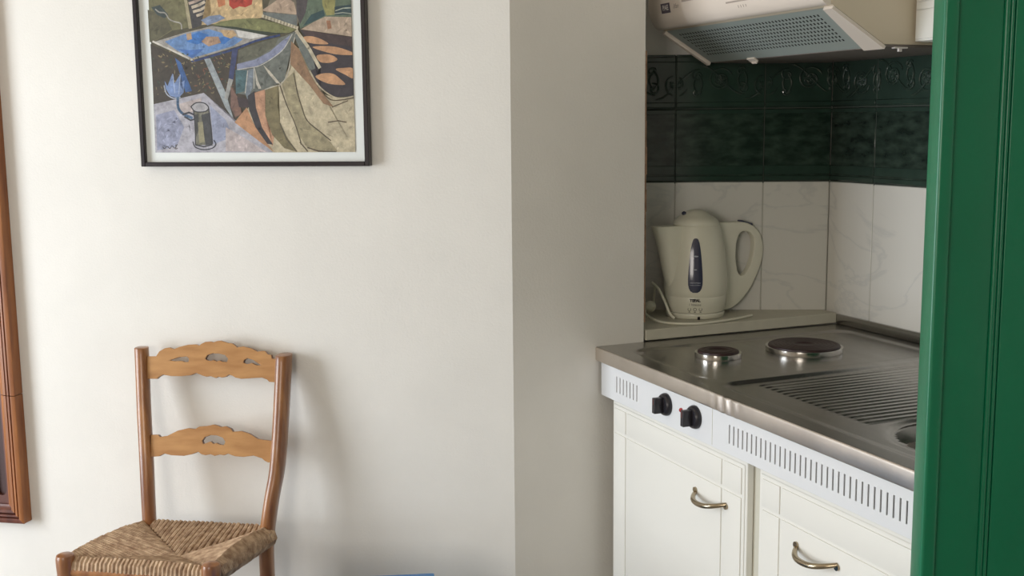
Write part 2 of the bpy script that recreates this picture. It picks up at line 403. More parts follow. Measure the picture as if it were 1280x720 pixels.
def knob(u):
    kk = bmesh.new()
    lathe(kk, [(0.0, 0.0), (0.0255, 0.0), (0.0258, 0.004), (0.024, 0.009), (0.021, 0.0125), (0.0, 0.0125)], (0, 0, 0), 40)
    bmesh.ops.rotate(kk, verts=kk.verts, cent=(0, 0, 0), matrix=Matrix.Rotation(PI/2, 3, 'X'))
    o = mesh('knob', kk, BLACK, 'K', ck); o.location = (u, 0.010, 0.806-0.757); return o
for u in (0.330, 0.452):
    kb = knob(u)
    g = bmesh.new(); box(g, (-0.0065, -0.034, -0.018), (0.0065, -0.011, 0.0175), 0.002)
    mesh('grip', g, BLACK, 'K', kb)
    g = bmesh.new(); box(g, (-0.0012, -0.0346, 0.002), (0.0012, -0.0338, 0.016)); mesh('pointer_mark', g, mat('brown_mark', (110, 64, 62), 0.4), 'K', kb, sm=False)
g = bmesh.new(); lathe(g, [(0.0, 0.0), (0.0048, 0.0), (0.0048, 0.003), (0.003, 0.005), (0.0, 0.0055)], (0, 0, 0), 20)
bmesh.ops.rotate(g, verts=g.verts, cent=(0, 0, 0), matrix=Matrix.Rotation(PI/2, 3, 'X'))
lamp = mesh('indicator_lamp', g, RED, 'K', ck); lamp.location = (0.395, 0.010, 0.808-0.757); lamp['label'] = 'small red indicator lamp'
def plate(c, r, lab):
    g = bmesh.new(); lathe(g, [(0.02, 0.0), (r*0.985, 0.0), (r, 0.002), (r, 0.0115), (r-0.0045, 0.0125), (r-0.006, 0.012), (r-0.006, 0.009)], (0, 0, 0), 72)
    o = mesh('hotplate_rim', g, CHROME, 'K', ck); o.location = (c[0], c[1], 0.8762-0.757); o['label'] = lab
    g = bmesh.new(); rr = r-0.006
    pr = [(rr, 0.009), (rr-0.001, 0.015), (rr-0.004, 0.0165)]
    k = rr-0.012
    while k > 0.03: pr += [(k, 0.0165), (k-0.0015, 0.0157), (k-0.003, 0.0165)]; k -= 0.010
    pr += [(0.024, 0.0165), (0.021, 0.0145), (0.0, 0.0145)]
    lathe(g, pr, (0, 0, 0), 72); mesh('heating_disc', g, IRON, 'K', o)
plate((0.219, 0.216), 0.0555, 'polished rim of the small front hotplate'); plate((0.245, 0.445), 0.0925, 'polished rim of the large rear hotplate')

# ---------------------------------------------------------------- base cabinets
def handle(parent, uc, z, half=0.060):
    g = bmesh.new(); pts = []; rs = []
    for i in range(21):
        t = -1+2*i/20; pts.append((uc+half*t, 0.019-0.030*(1-abs(t)**2.6), z - 0.010*(1-t*t) + 0.004*t)); rs.append(0.0058-0.0016*abs(t)**3)
    tube(g, pts, rs, 12)
    for sx in (-1, 1): tube(g, [(uc+sx*half, 0.0205, z), (uc+sx*half, 0.0150, z)], 0.0066, 12)
    o = mesh('handle', g, BRASS, 'K', parent, (0, 0, 0)); o['label'] = 'curved brass-coloured bow handle'; return o
def cabinet(u0_, u1_, d0_, d1_, gl, gr, label, hu):
    c = empty('base_cabinet', 'K', (0, 0, 0), label, 'cabinet', 'base cabinets under the steel top')
    bm = bmesh.new()
    box(bm, (u0_, 0.0405, 0.10), (u1_, 0.72, 0.757)); box(bm, (u0_+0.0, 0.09, 0), (u1_, 0.70, 0.10))
    mesh('body', bm, CARC, 'K', c, sm=False)
    bm = bmesh.new(); z0_, z1_ = 0.11, 0.752
    box(bm, (d0_, 0.024, z0_), (d1_, 0.040, z1_), 0.0015, 1)
    box(bm, (d0_+0.007, 0.0215, z0_+0.007), (d1_-0.007, 0.0245, z1_-0.007), 0.0015, 1)
    e, gw = 0.012, 0.0038
    ul = [d0_+e, gl, gr, d1_-e]; zl = [z0_+e, 0.186, 0.677, z1_-e]
    for i in range(3):
        for j in range(3): box(bm, (ul[i]+gw, 0.0188, zl[j]+gw), (ul[i+1]-gw, 0.0225, zl[j+1]-gw), 0.0012, 2)
    dr = mesh('door', bm, LAC, 'K', c); handle(dr, hu, 0.640)
    return c
cabinet(0.045, 0.655, 0.048, 0.630, 0.123, 0.545, 'white grooved base cabinet under the knobs, left of the pair', 0.503)
cabinet(0.656, UE, 0.672, UE-0.004, 0.748, UE-0.08, 'white grooved base cabinet nearest the green door', 0.862)
g = bmesh.new(); lathe(g, [(0.0, 0.0), (0.004, 0.0), (0.003, 0.002), (0, 0.002)], (0, 0, 0), 12); bmesh.ops.rotate(g, verts=g.verts, cent=(0, 0, 0), matrix=Matrix.Rotation(PI/2, 3, 'X'))

# ---------------------------------------------------------------- extractor hood
HU0, HU1 = -0.165, 0.530
hd = empty('extractor_hood', 'K', (0.18, 0.5, 1.59), 'white extractor hood with perforated metal filter above the hotplates', 'hood')
def hp(name, bm, m, sm=True, parent=None): return mesh(name, bm, m, 'K', parent or hd, (0.18, 0.5, 1.59) if parent is None else (0, 0, 0), sm)
bm = bmesh.new()
prism(bm, [(0.275, 1.672), (0.415, 1.592), (0.744, 1.592), (0.744, 1.90), (0.30, 1.90)], lambda p, d: (d, p[0], p[1]), HU0+0.003, HU1)
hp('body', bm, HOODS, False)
bm = bmesh.new()
fp = [(0.277, 1.6705), (0.266, 1.6695), (0.256, 1.676), (0.246, 1.690), (0.239, 1.707), (0.235, 1.728), (0.234, 1.75), (0.237, 1.79), (0.246, 1.83), (0.262, 1.865), (0.285, 1.89), (0.300, 1.90)]
prism(bm, fp, lambda p, d: (d, p[0], p[1]), HU0, HU1-0.002)
hp('front_panel', bm, HOODW)
# sloped underside frame: w runs from the front (0) to the back (1)
F0 = Vector((0, 0.279, 1.6665)); F1 = Vector((0, 0.415, 1.5885)); FV = F1-F0; FL_ = FV.length; FD = FV.normalized(); FN = Vector((0, -FD.z, FD.y)) * -1
FN = Vector((0, FD.z, -FD.y)); FN = FN if FN.z < 0 else -FN
def S(u, w, off): q = F0 + FD*w + FN*off; return (u, q.y, q.z)
def sbox(bm, u0_, u1_, w0, w1, o0, o1, bev=0.0):
    sub = bmesh.new(); box(sub, (u0_, w0, o0), (u1_, w1, o1), bev, 1)
    for v in sub.verts: v.co = Vector(S(v.co.x, v.co.y, v.co.z))
    me = bpy.data.meshes.new('t'); sub.to_mesh(me); sub.free(); bm.from_mesh(me); bpy.data.meshes.remove(me)
bm = bmesh.new()
sbox(bm, HU0+0.001, HU0+0.016, 0, FL_+0.004, -0.002, 0.009, 0.002)
hp('side_rail', bm, HOODW)
bm = bmesh.new()
sub = [(HU1-0.030, 0), (HU1, 0), (HU1, FL_+0.004), (HU1-0.066, FL_+0.004)]
A_ = [bm.verts.new(S(p[0], p[1], -0.002)) for p in sub]; B2 = [bm.verts.new(S(p[0], p[1], 0.005)) for p in sub]
bm.faces.new(A_); bm.faces.new(B2[::-1])
for i in range(4): bm.faces.new((A_[i], B2[i], B2[(i+1) % 4], A_[(i+1) % 4]))
hp('side_rail', bm, HOODW, False)
bm = bmesh.new(); sbox(bm, HU0+0.02, HU1-0.05, 0.004, FL_-0.002, -0.0015, -0.0005); hp('filter_backing', bm, GAP, False)
bm = bmesh.new()
fu0, fu1, nr, nc = HU0+0.020, HU1-0.032, 8, 46
mu0, mu1, mw0, mw1 = 0.030, 0.030, 0.016, 0.030
def u_at(k, w):   # right side tapers with the side rail
    r_ = fu1 - 0.034*(w/FL_); a = fu0+mu0; b = r_-mu1; return a+(b-a)*k/nc
wq = [0.0] + [mw0+(FL_-mw0-mw1)*j/nr for j in range(nr+1)] + [FL_]
def q4(pts, o=0.001): bm.faces.new([bm.verts.new(S(p[0], p[1], o)) for p in pts])
r0 = lambda w: fu1-0.034*(w/FL_)
q4([(fu0, 0), (r0(0), 0), (r0(wq[1]), wq[1]), (fu0, wq[1])]); q4([(fu0, wq[-2]), (r0(wq[-2]), wq[-2]), (r0(FL_), FL_), (fu0, FL_)])
for j in range(1, nr+1):
    wa, wb = wq[j], wq[j+1]
    q4([(fu0, wa), (u_at(0, wa), wa), (u_at(0, wb), wb), (fu0, wb)]); q4([(u_at(nc, wa), wa), (r0(wa), wa), (r0(wb), wb), (u_at(nc, wb), wb)])
    h0_, h1_ = wa+(wb-wa)*0.22, wa+(wb-wa)*0.76
    for k in range(nc):
        ul_, ur = (lambda w, k=k: u_at(k, w)), (lambda w, k=k: u_at(k+1, w))
        hl = lambda w: ul_(w)+(ur(w)-ul_(w))*0.28; hr = lambda w: ul_(w)+(ur(w)-ul_(w))*0.72
        q4([(ul_(wa), wa), (ur(wa), wa), (ur(h0_), h0_), (ul_(h0_), h0_)]); q4([(ul_(h1_), h1_), (ur(h1_), h1_), (ur(wb), wb), (ul_(wb), wb)])
        q4([(ul_(h0_), h0_), (hl(h0_), h0_), (hl(h1_), h1_), (ul_(h1_), h1_)]); q4([(hr(h0_), h0_), (ur(h0_), h0_), (ur(h1_), h1_), (hr(h1_), h1_)])
bmesh.ops.remove_doubles(bm, verts=bm.verts, dist=0.0001)
hp('perforated_filter', bm, FILT, False)
bm = bmesh.new(); box(bm, (HU0+0.02, 0.416, 1.586), (HU1+0.0, 0.742, 1.5915), 0.001); hp('underside_plate', bm, mat('dull_grey_steel', (120, 112, 106), 0.6, 0.2), False)
bm = bmesh.new(); sbox(bm, 0.030, 0.062, FL_-0.006, FL_+0.010, 0.001, 0.006, 0.001); sbox(bm, 0.036, 0.056, FL_+0.008, FL_+0.014, 0.001, 0.009, 0.001); hp('filter_clip', bm, HOODW, False)
bm = bmesh.new(); box(bm, (HU1-0.006, 0.44, 1.5835), (HU1+0.004, 0.475, 1.5865)); box(bm, (HU1-0.002, 0.452, 1.577), (HU1+0.003, 0.460, 1.584)); hp('hinge_tab', bm, WHT, False)
# controls on the front: slider slots and marks, plus the maker's plate
def front_v(z_):
    for (a, b), (c_, d_) in zip(fp, fp[1:]):
        if b <= z_ <= d_: return a+(c_-a)*(z_-b)/(d_-b)
    return 0.236
def text_mesh(s, size, bold=False, shear=0.0):
    cu = bpy.data.curves.new('lettering', 'FONT'); cu.body = s; cu.size = size; cu.align_x = 'CENTER'; cu.shear = shear; cu.offset = 0.0006 if bold else 0
    cu.resolution_u = 2
    o = bpy.data.objects.new('lettering', cu); COL.objects.link(o); dg = bpy.context.evaluated_depsgraph_get()
    me = bpy.data.meshes.new_from_object(o.evaluated_get(dg)); COL.objects.unlink(o); bpy.data.objects.remove(o); bpy.data.curves.remove(cu)
    b = bmesh.new(); b.from_mesh(me); bpy.data.meshes.remove(me); return b
def hood_flat(b, uc, zc, off):
    for v in b.verts:
        z_ = zc+v.co.y; v.co = Vector((uc+v.co.x, front_v(z_)-off, z_))
def rect(b, x0_, x1_, y0_, y1_, nx=1, ny=6):
    g_ = [[b.verts.new((x0_+(x1_-x0_)*i/nx, y0_+(y1_-y0_)*j/ny, 0)) for j in range(ny+1)] for i in range(nx+1)]
    for i in range(nx):
        for j in range(ny): b.faces.new((g_[i][j], g_[i+1][j], g_[i+1][j+1], g_[i][j+1]))
b = bmesh.new(); rect(b, -0.022, 0.022, -0.011, 0.013); hood_flat(b, -0.080, 1.716, 0.0004)
mesh('maker_plate', b, NAVY, 'K', hd, (0.18, 0.5, 1.59), False, False)
b = text_mesh('PAE', 0.017, True); hood_flat(b, -0.080, 1.7125, 0.0008); mesh('lettering', b, WHT, 'K', hd, (0.18, 0.5, 1.59), False, False)
b = text_mesh('lifan', 0.016, False, 0.4); hood_flat(b, -0.030, 1.713, 0.0006); mesh('lettering', b, mat('pale_grey_print', (160, 150, 144), 0.5), 'K', hd, (0.18, 0.5, 1.59), False, False)
SLG = mat('slot_grey', (176, 162, 152), 0.5)
for k in range(4):
    b = bmesh.new(); rect(b, 0.234+0.010*k, 0.2365+0.010*k, -0.003, 0.003, 1, 1); hood_flat(b, 0.0, 1.6925, 0.0006); mesh('speed_mark', b, SLG, 'K', hd, (0.18, 0.5, 1.59), False, False)
for r_ in ((0.19, 0.30, -0.002, 0.0015), (0.0, 0.08, 0.02, 0.032)):
    b = bmesh.new(); rect(b, *r_, 1, 2); hood_flat(b, 0.0, 1.7045, 0.0005); mesh('slider_slot', b, SLG, 'K', hd, (0.18, 0.5, 1.59), False, False)

# wall cabinet right of the hood
wc = empty('wall_cabinet', 'K', (0.535, 0.49, 1.595), 'cream wall cabinet right of the extractor hood, behind the green door edge', 'cabinet')
bm = bmesh.new(); box(bm, (0.5335, 0.510, 1.597), (1.12, 0.744, 2.30)); mesh('body', bm, CARC, 'K', wc, (0.535, 0.49, 1.595), False)
bm = bmesh.new(); box(bm, (0.5345, 0.4925, 1.598), (1.118, 0.509, 2.298), 0.001, 1)
zz = [1.602, 1.663, 1.680, 2.294]
for a, b in zip(zz, zz[1:]): box(bm, (0.539, 0.489, a+0.0012), (1.113, 0.494, b-0.0012), 0.001, 2)
mesh('door', bm, LAC, 'K', wc, (0.535, 0.49, 1.595))

# ---------------------------------------------------------------- kettle
KA = Vector((-0.140, 0.372)); ZB = 0.9105
kt = empty('electric_kettle', 'K', (KA.x, KA.y, ZB), 'cream plastic electric kettle with dark water gauge on the cream shelf', 'kettle')
KO = (KA.x, KA.y, ZB)
def km(name, bm, m, sm=True, fix=True, parent=None): return mesh(name, bm, m, 'K', parent or kt, KO if parent is None else (0, 0, 0), sm, fix)
c3 = (KA.x, KA.y, 0)
bprof = [(0.0775, 0.9265), (0.0800, 0.935), (0.0822, 0.950), (0.0840, 0.9685), (0.0836, 0.9695), (0.0836, 0.9705), (0.0842, 0.9715), (0.0850, 0.985), (0.0850, 1.005), (0.0842, 1.025), (0.0826, 1.045), (0.0800, 1.070), (0.0768, 1.095), (0.0728, 1.118), (0.0680, 1.140), (0.0645, 1.153), (0.0625, 1.1575), (0.060, 1.1582)]
bm = bmesh.new(); lathe(bm, bprof, c3, 72); km('body', bm, CREAM)
bm = bmesh.new(); lathe(bm, [(0.0, ZB), (0.076, ZB), (0.078, ZB+0.002), (0.0795, 0.922), (0.0785, 0.9255), (0.0, 0.9262)], c3, 72); km('base', bm, CREAM)
cd = Vector((2.513-KA.x, -1.271-KA.y)).normalized(); ca = math.atan2(cd.y, cd.x)
bm = bmesh.new(); aa = ca+0.12
box(bm, (KA.x+math.cos(aa)*0.0765-0.003, KA.y+math.sin(aa)*0.0765-0.003, ZB+0.0005), (KA.x+math.cos(aa)*0.0785+0.003, KA.y+math.sin(aa)*0.0785+0.003, ZB+0.008)); km('base_notch', bm, GAP, False)
bm = bmesh.new(); lathe(bm, [(0.0605, 1.157), (0.0615, 1.1605), (0.0600, 1.166), (0.056, 1.172), (0.049, 1.1775), (0.041, 1.182), (0.034, 1.187), (0.027, 1.1925), (0.018, 1.1965), (0.008, 1.1985), (0.0, 1.199)], c3, 64); km('lid', bm, CREAM)
bm = bmesh.new()
a1 = ca-1.25
tube(bm, [(KA.x+0.034*math.cos(a1)+0.011*t*math.sin(a1), KA.y+0.034*math.sin(a1)-0.011*t*math.cos(a1), 1.1885-0.002*abs(t)) for t in (-1, -0.5, 0, 0.5, 1)], [0.0015, 0.0055, 0.006, 0.0055, 0.0015], 10); km('lid_mark', bm, GAUGE)
# handle: plate with a hole in the (v, z) plane
hc = [(0.420, 1.158), (0.443, 1.1595), (0.473, 1.160), (0.504, 1.160), (0.531, 1.155), (0.555, 1.142), (0.573, 1.121), (0.582, 1.091), (0.581, 1.062), (0.573, 1.033), (0.560, 1.005), (0.543, 0.976), (0.522, 0.951), (0.498, 0.931), (0.475, 0.921), (0.447, 0.920), (0.425, 0.930), (0.42, 1.0), (0.42, 1.1)]
hh = [(0.508, 1.130), (0.525, 1.133), (0.542, 1.126), (0.552, 1.110), (0.553, 1.085), (0.548, 1.057), (0.539, 1.033), (0.527, 1.017), (0.513, 1.011), (0.502, 1.021), (0.495, 1.046), (0.493, 1.077), (0.497, 1.111)]
def refine(L, n=3):
    out = []; N = len(L)
    for i in range(N):
        p0, p1, p2, p3 = (Vector(L[(i+k-1) % N]) for k in range(4))
        for j in range(n):
            t = j/n; out.append(0.5*((2*p1)+(p2-p0)*t+(2*p0-5*p1+4*p2-p3)*t*t+(3*p1-p0-3*p2+p3)*t**3))
    return out
HO = refine(hc); HH = refine(hh)
uh = KA.x-0.011
bm = holed([Vector((uh, p.x, p.y)) for p in HO], [[Vector((uh, p.x, p.y)) for p in HH]], Vector((0.022, 0, 0)))
bmesh.ops.recalc_face_normals(bm, faces=bm.faces)
be = [e for e in bm.edges if len(e.link_faces) == 2 and e.calc_face_angle(0) > 1.2]
bmesh.ops.bevel(bm, geom=be, offset=0.008, segments=4, profile=0.5, affect='EDGES', clamp_overlap=True)
km('handle', bm, CREAM)
bm = bmesh.new(); box(bm, (KA.x-0.009, 0.508, 1.1555), (KA.x+0.009, 0.548, 1.1645), 0.003)
for v in bm.verts: v.co.z -= max(0, v.co.y-0.515)*0.32
km('switch', bm, GAUGE)
# spout: wedge on the left side
bm = bmesh.new(); rows = []
for (z_, vt, hw) in ((1.1575, 0.236, 0.020), (1.150, 0.238, 0.022), (1.13, 0.246, 0.025), (1.10, 0.256, 0.027), (1.06, 0.266, 0.028), (1.02, 0.276, 0.026), (0.99, 0.288, 0.020)):
    ring = []
    for k in range(13):
        t = PI*k/12; ring.append(bm.verts.new((KA.x+hw*math.cos(t)*1.25, 0.330-(0.330-vt)*math.sin(t)**0.8, z_)))
    rows.append(ring)
for a, b in zip(rows, rows[1:]):
    for k in range(12): bm.faces.new((a[k], a[k+1], b[k+1], b[k]))
bm.faces.new(rows[0]); bm.faces.new(rows[-1][::-1])
km('spout', bm, CREAM)
def rad(z_):
    for (a, b), (c_, d_) in zip(bprof, bprof[1:]):
        if b <= z_ <= d_: return a+(c_-a)*(z_-b)/(d_-b+1e-9)
    return 0.0625
def wrap(bm_, zc, off, x_off=0.0):
    for v in bm_.verts:
        z_ = zc+v.co.y; R_ = rad(z_); t = (v.co.x+x_off)/R_; R2 = R_+off+v.co.z
        v.co = Vector((KA.x+R2*math.cos(ca+t), KA.y+R2*math.sin(ca+t), z_))
gp = [(1.127, 0.003), (1.124, 0.0065), (1.115, 0.0098), (1.10, 0.0125), (1.08, 0.0150), (1.06, 0.0168), (1.04, 0.0183), (1.02, 0.0192), (1.005, 0.0188), (0.995, 0.0165), (0.988, 0.0125), (0.984, 0.006)]
def gauge(scale, o1, name, m, zr=(0.98, 1.13)):
    bm = bmesh.new(); rows = []
    for z_, hw in gp:
        rows.append([bm.verts.new((hw*scale*(-1+2*k/8), (z_-1.05)*(1-(1-scale)*0.35), o1)) for k in range(9)])
    for a, b in zip(rows, rows[1:]):
        for k in range(8): bm.faces.new((a[k], a[k+1], b[k+1], b[k]))
    wrap(bm, 1.05, 0.0006); return km(name, bm, m)
gauge(1.0, 0.0004, 'water_gauge', GAUGE)
for zc_, hw, hh_ in ((0.030, 0.0075, 0.002), (-0.005, 0.004, 0.0012), (-0.040, 0.015, 0.0015), (-0.046, 0.0145, 0.001)):
    bm = bmesh.new(); vsx = [bm.verts.new((hw*math.cos(2*PI*k/12), zc_+hh_*math.sin(2*PI*k/12), 0)) for k in range(12)]; bm.faces.new(vsx)
    wrap(bm, 1.05, 0.0016); km('gauge_mark', bm, GAUGE2, False, True)
b = text_mesh('TEFAL', 0.0100, True); wrap(b, 0.9595, 0.0012); km('lettering', b, INK, False, False)
b = text_mesh('l Vitesse', 0.0092, False, 0.2); wrap(b, 0.9485, 0.0012); km('lettering', b, GINK, False, False)
b = bmesh.new()
for k in (-1, 0, 1):
    xo = k*0.0145
    rr_ = [[b.verts.new((xo+r_*math.cos(2*PI*i/14), r_*math.sin(2*PI*i/14), 0)) for i in range(14)] for r_ in (0.0046, 0.0034)]
    for i in range(14):
        if k == 0 or i not in (2, 3, 4): b.faces.new((rr_[0][i], rr_[0][(i+1) % 14], rr_[1][(i+1) % 14], rr_[1][i]))
    t_ = [b.verts.new((xo+x_, y_, 0)) for x_, y_ in ((-0.0035, -0.0085), (0.0035, -0.0085), (0.0, -0.0055))]; b.faces.new(t_)
wrap(b, 0.9385, 0.0012); km('care_symbols', b, GINK, False, False)
# cord: up from behind the base at the left, and the loop along the shelf front
def P3(u, v, z_): return (u, v, z_)
bm = bmesh.new()
def cr(L, n=6):
    out = []; N = len(L)
    for i in range(N-1):
        p0 = Vector(L[max(i-1, 0)]); p1 = Vector(L[i]); p2 = Vector(L[i+1]); p3 = Vector(L[min(i+2, N-1)])
        for j in range(n):
            t = j/n; out.append(0.5*((2*p1)+(p2-p0)*t+(2*p0-5*p1+4*p2-p3)*t*t+(3*p1-p0-3*p2+p3)*t**3))
    return out+[Vector(L[-1])]
r_ = 0.0034
bm2 = None
c1 = [(-0.215, 0.285, 0.93), (-0.225, 0.295, 0.985), (-0.185, 0.265, 1.000), (-0.155, 0.268, 0.985), (-0.130, 0.272, 0.955), (-0.110, 0.276, 0.925), (-0.100, 0.285, ZB+0.0036)]
c2 = [(-0.20, 0.25, 0.935), (-0.13, 0.215, 0.925), (-0.075, 0.222, ZB+0.004), (-0.030, 0.245, ZB+0.0036), (-0.006, 0.285, ZB+0.0036), (-0.004, 0.33, ZB+0.0036), (-0.014, 0.39, ZB+0.0036), (-0.028, 0.44, ZB+0.0036), (-0.050, 0.495, ZB+0.0036)]
tube(bm, cr(c1), r_, 8); tube(bm, cr(c2), r_, 8)
km('power_cord', bm, CREAM)
bm = bmesh.new(); lathe(bm, [(0.0, 0.0), (0.014, 0.0), (0.0155, 0.006), (0.0155, 0.028), (0.012, 0.038), (0.005, 0.044), (0, 0.044)], (0, 0, 0), 24)
bmesh.ops.rotate(bm, verts=bm.verts, cent=(0, 0, 0), matrix=Matrix.Rotation(math.radians(70), 3, 'Y'))
bmesh.ops.translate(bm, vec=(-0.190, 0.247, 0.930), verts=bm.verts); pl = km('plug', bm, CREAM)

# ---------------------------------------------------------------- picture
DATA = {"rpost":[[-0.5693,2.8,0.8675],[-0.5721,2.785,0.7977],[-0.5762,2.77,0.72],[-0.5806,2.752,0.6433],[-0.5868,2.742,0.585],[-0.5976,2.73,0.5275],[-0.6072,2.722,0.4687],[-0.6138,2.72,0.4179]],"lpost":[[-0.9424,2.86,0.8777],[-0.9385,2.845,0.8084],[-0.9352,2.83,0.7289],[-0.9299,2.812,0.6504],[-0.9264,2.8,0.5913],[-0.9242,2.79,0.5213],[-0.9224,2.783,0.4607],[-0.9223,2.78,0.4091]],"top_rail":{"n":[-0.1532,-0.9682,0.198],"o":[[-0.9254,2.8472,0.8588],[-0.9019,2.8436,0.8593],[-0.8938,2.8448,0.8712],[-0.8802,2.8442,0.8791],[-0.8666,2.8426,0.8819],[-0.8546,2.84,0.8781],[-0.8394,2.8388,0.884],[-0.8178,2.8365,0.8895],[-0.7961,2.8333,0.8909],[-0.788,2.8315,0.888],[-0.7827,2.8315,0.8922],[-0.7719,2.8308,0.8975],[-0.7584,2.829,0.8987],[-0.7504,2.8273,0.8969],[-0.7423,2.8267,0.9],[-0.7316,2.8252,0.9013],[-0.7208,2.823,0.8984],[-0.7128,2.8212,0.8961],[-0.7021,2.8194,0.8953],[-0.6941,2.8171,0.8904],[-0.6887,2.8152,0.8855],[-0.6727,2.8133,0.8883],[-0.6514,2.809,0.8837],[-0.6354,2.805,0.8765],[-0.6248,2.8037,0.8783],[-0.6169,2.8024,0.8784],[-0.61,2.7997,0.8706],[-0.601,2.7979,0.8688],[-0.5983,2.7957,0.8598],[-0.5851,2.7935,0.8591],[-0.5851,2.7819,0.8027],[-0.6062,2.7854,0.8032],[-0.6115,2.7873,0.8086],[-0.6247,2.7903,0.8132],[-0.6512,2.7941,0.8111],[-0.6778,2.7979,0.8089],[-0.6938,2.8009,0.8116],[-0.7018,2.8032,0.8164],[-0.7098,2.8048,0.8182],[-0.7178,2.805,0.813],[-0.7285,2.8062,0.8107],[-0.7366,2.8079,0.8125],[-0.7446,2.8085,0.8093],[-0.758,2.8115,0.8135],[-0.7688,2.8128,0.8118],[-0.7795,2.8151,0.8145],[-0.7876,2.8171,0.8179],[-0.7957,2.8188,0.8202],[-0.8092,2.8198,0.8148],[-0.8335,2.8231,0.8117],[-0.8606,2.8272,0.8111],[-0.8824,2.8313,0.8141],[-0.8933,2.8319,0.8087],[-0.8987,2.8317,0.8035],[-0.9249,2.8357,0.8029]],"h":[[[-0.7717,2.8223,0.856],[-0.7663,2.8234,0.8652],[-0.7529,2.8221,0.8696],[-0.7368,2.8196,0.8694],[-0.7207,2.8164,0.8662],[-0.7127,2.8133,0.8573],[-0.7153,2.812,0.8492],[-0.726,2.8138,0.8495],[-0.7341,2.8157,0.8528],[-0.7421,2.8165,0.8501],[-0.7502,2.8184,0.8535],[-0.7582,2.8192,0.8513],[-0.7663,2.8207,0.8521]],[[-0.8664,2.8361,0.8499],[-0.8393,2.8336,0.8586],[-0.8203,2.8309,0.8601],[-0.8149,2.829,0.8551],[-0.8164,2.8276,0.847],[-0.8256,2.829,0.8468],[-0.8338,2.8309,0.8496],[-0.85,2.8331,0.8483]],[[-0.6726,2.8051,0.8482],[-0.6699,2.8062,0.8557],[-0.662,2.8057,0.8594],[-0.6487,2.8029,0.8562],[-0.6274,2.7969,0.8432],[-0.638,2.7985,0.8429],[-0.6513,2.8018,0.8486],[-0.6619,2.8028,0.8454]]]},"low_rail":{"n":[-0.162,-0.967,0.1969],"o":[[-0.9142,2.8066,0.6653],[-0.8951,2.8036,0.666],[-0.8896,2.8017,0.6611],[-0.8706,2.7991,0.6643],[-0.8435,2.7973,0.6778],[-0.8165,2.7942,0.6847],[-0.7976,2.7908,0.6834],[-0.7868,2.7903,0.6897],[-0.7707,2.7879,0.6913],[-0.7599,2.7865,0.6931],[-0.7492,2.7852,0.696],[-0.7385,2.783,0.6938],[-0.7294,2.7808,0.6906],[-0.7171,2.7793,0.693],[-0.7037,2.7759,0.6875],[-0.6983,2.7735,0.6802],[-0.677,2.7704,0.6824],[-0.6558,2.7657,0.6767],[-0.6345,2.7597,0.665],[-0.6187,2.7567,0.663],[-0.5949,2.7524,0.6614],[-0.5949,2.7418,0.6094],[-0.608,2.7439,0.6089],[-0.6159,2.7458,0.6121],[-0.6239,2.7484,0.6182],[-0.645,2.7531,0.6239],[-0.6715,2.7567,0.6199],[-0.6928,2.7604,0.6206],[-0.7035,2.7629,0.6237],[-0.7115,2.7647,0.6264],[-0.7221,2.7656,0.622],[-0.7328,2.7677,0.6231],[-0.7462,2.7692,0.6196],[-0.7569,2.7717,0.6232],[-0.7703,2.7733,0.6202],[-0.7811,2.7756,0.6223],[-0.7892,2.7781,0.628],[-0.8053,2.7795,0.6214],[-0.8269,2.7821,0.6166],[-0.8594,2.7876,0.6169],[-0.8784,2.7915,0.6202],[-0.892,2.7923,0.6132],[-0.9138,2.7955,0.6109]],"h":[[[-0.7786,2.7818,0.6549],[-0.7722,2.7826,0.6642],[-0.7571,2.7812,0.6697],[-0.741,2.7785,0.6697],[-0.725,2.7747,0.6643],[-0.7185,2.7717,0.6545],[-0.7222,2.7707,0.6469],[-0.7329,2.7726,0.6475],[-0.741,2.7748,0.6513],[-0.749,2.7756,0.649],[-0.7571,2.7781,0.6547],[-0.7678,2.779,0.6503],[-0.7758,2.7798,0.6475]]]}}
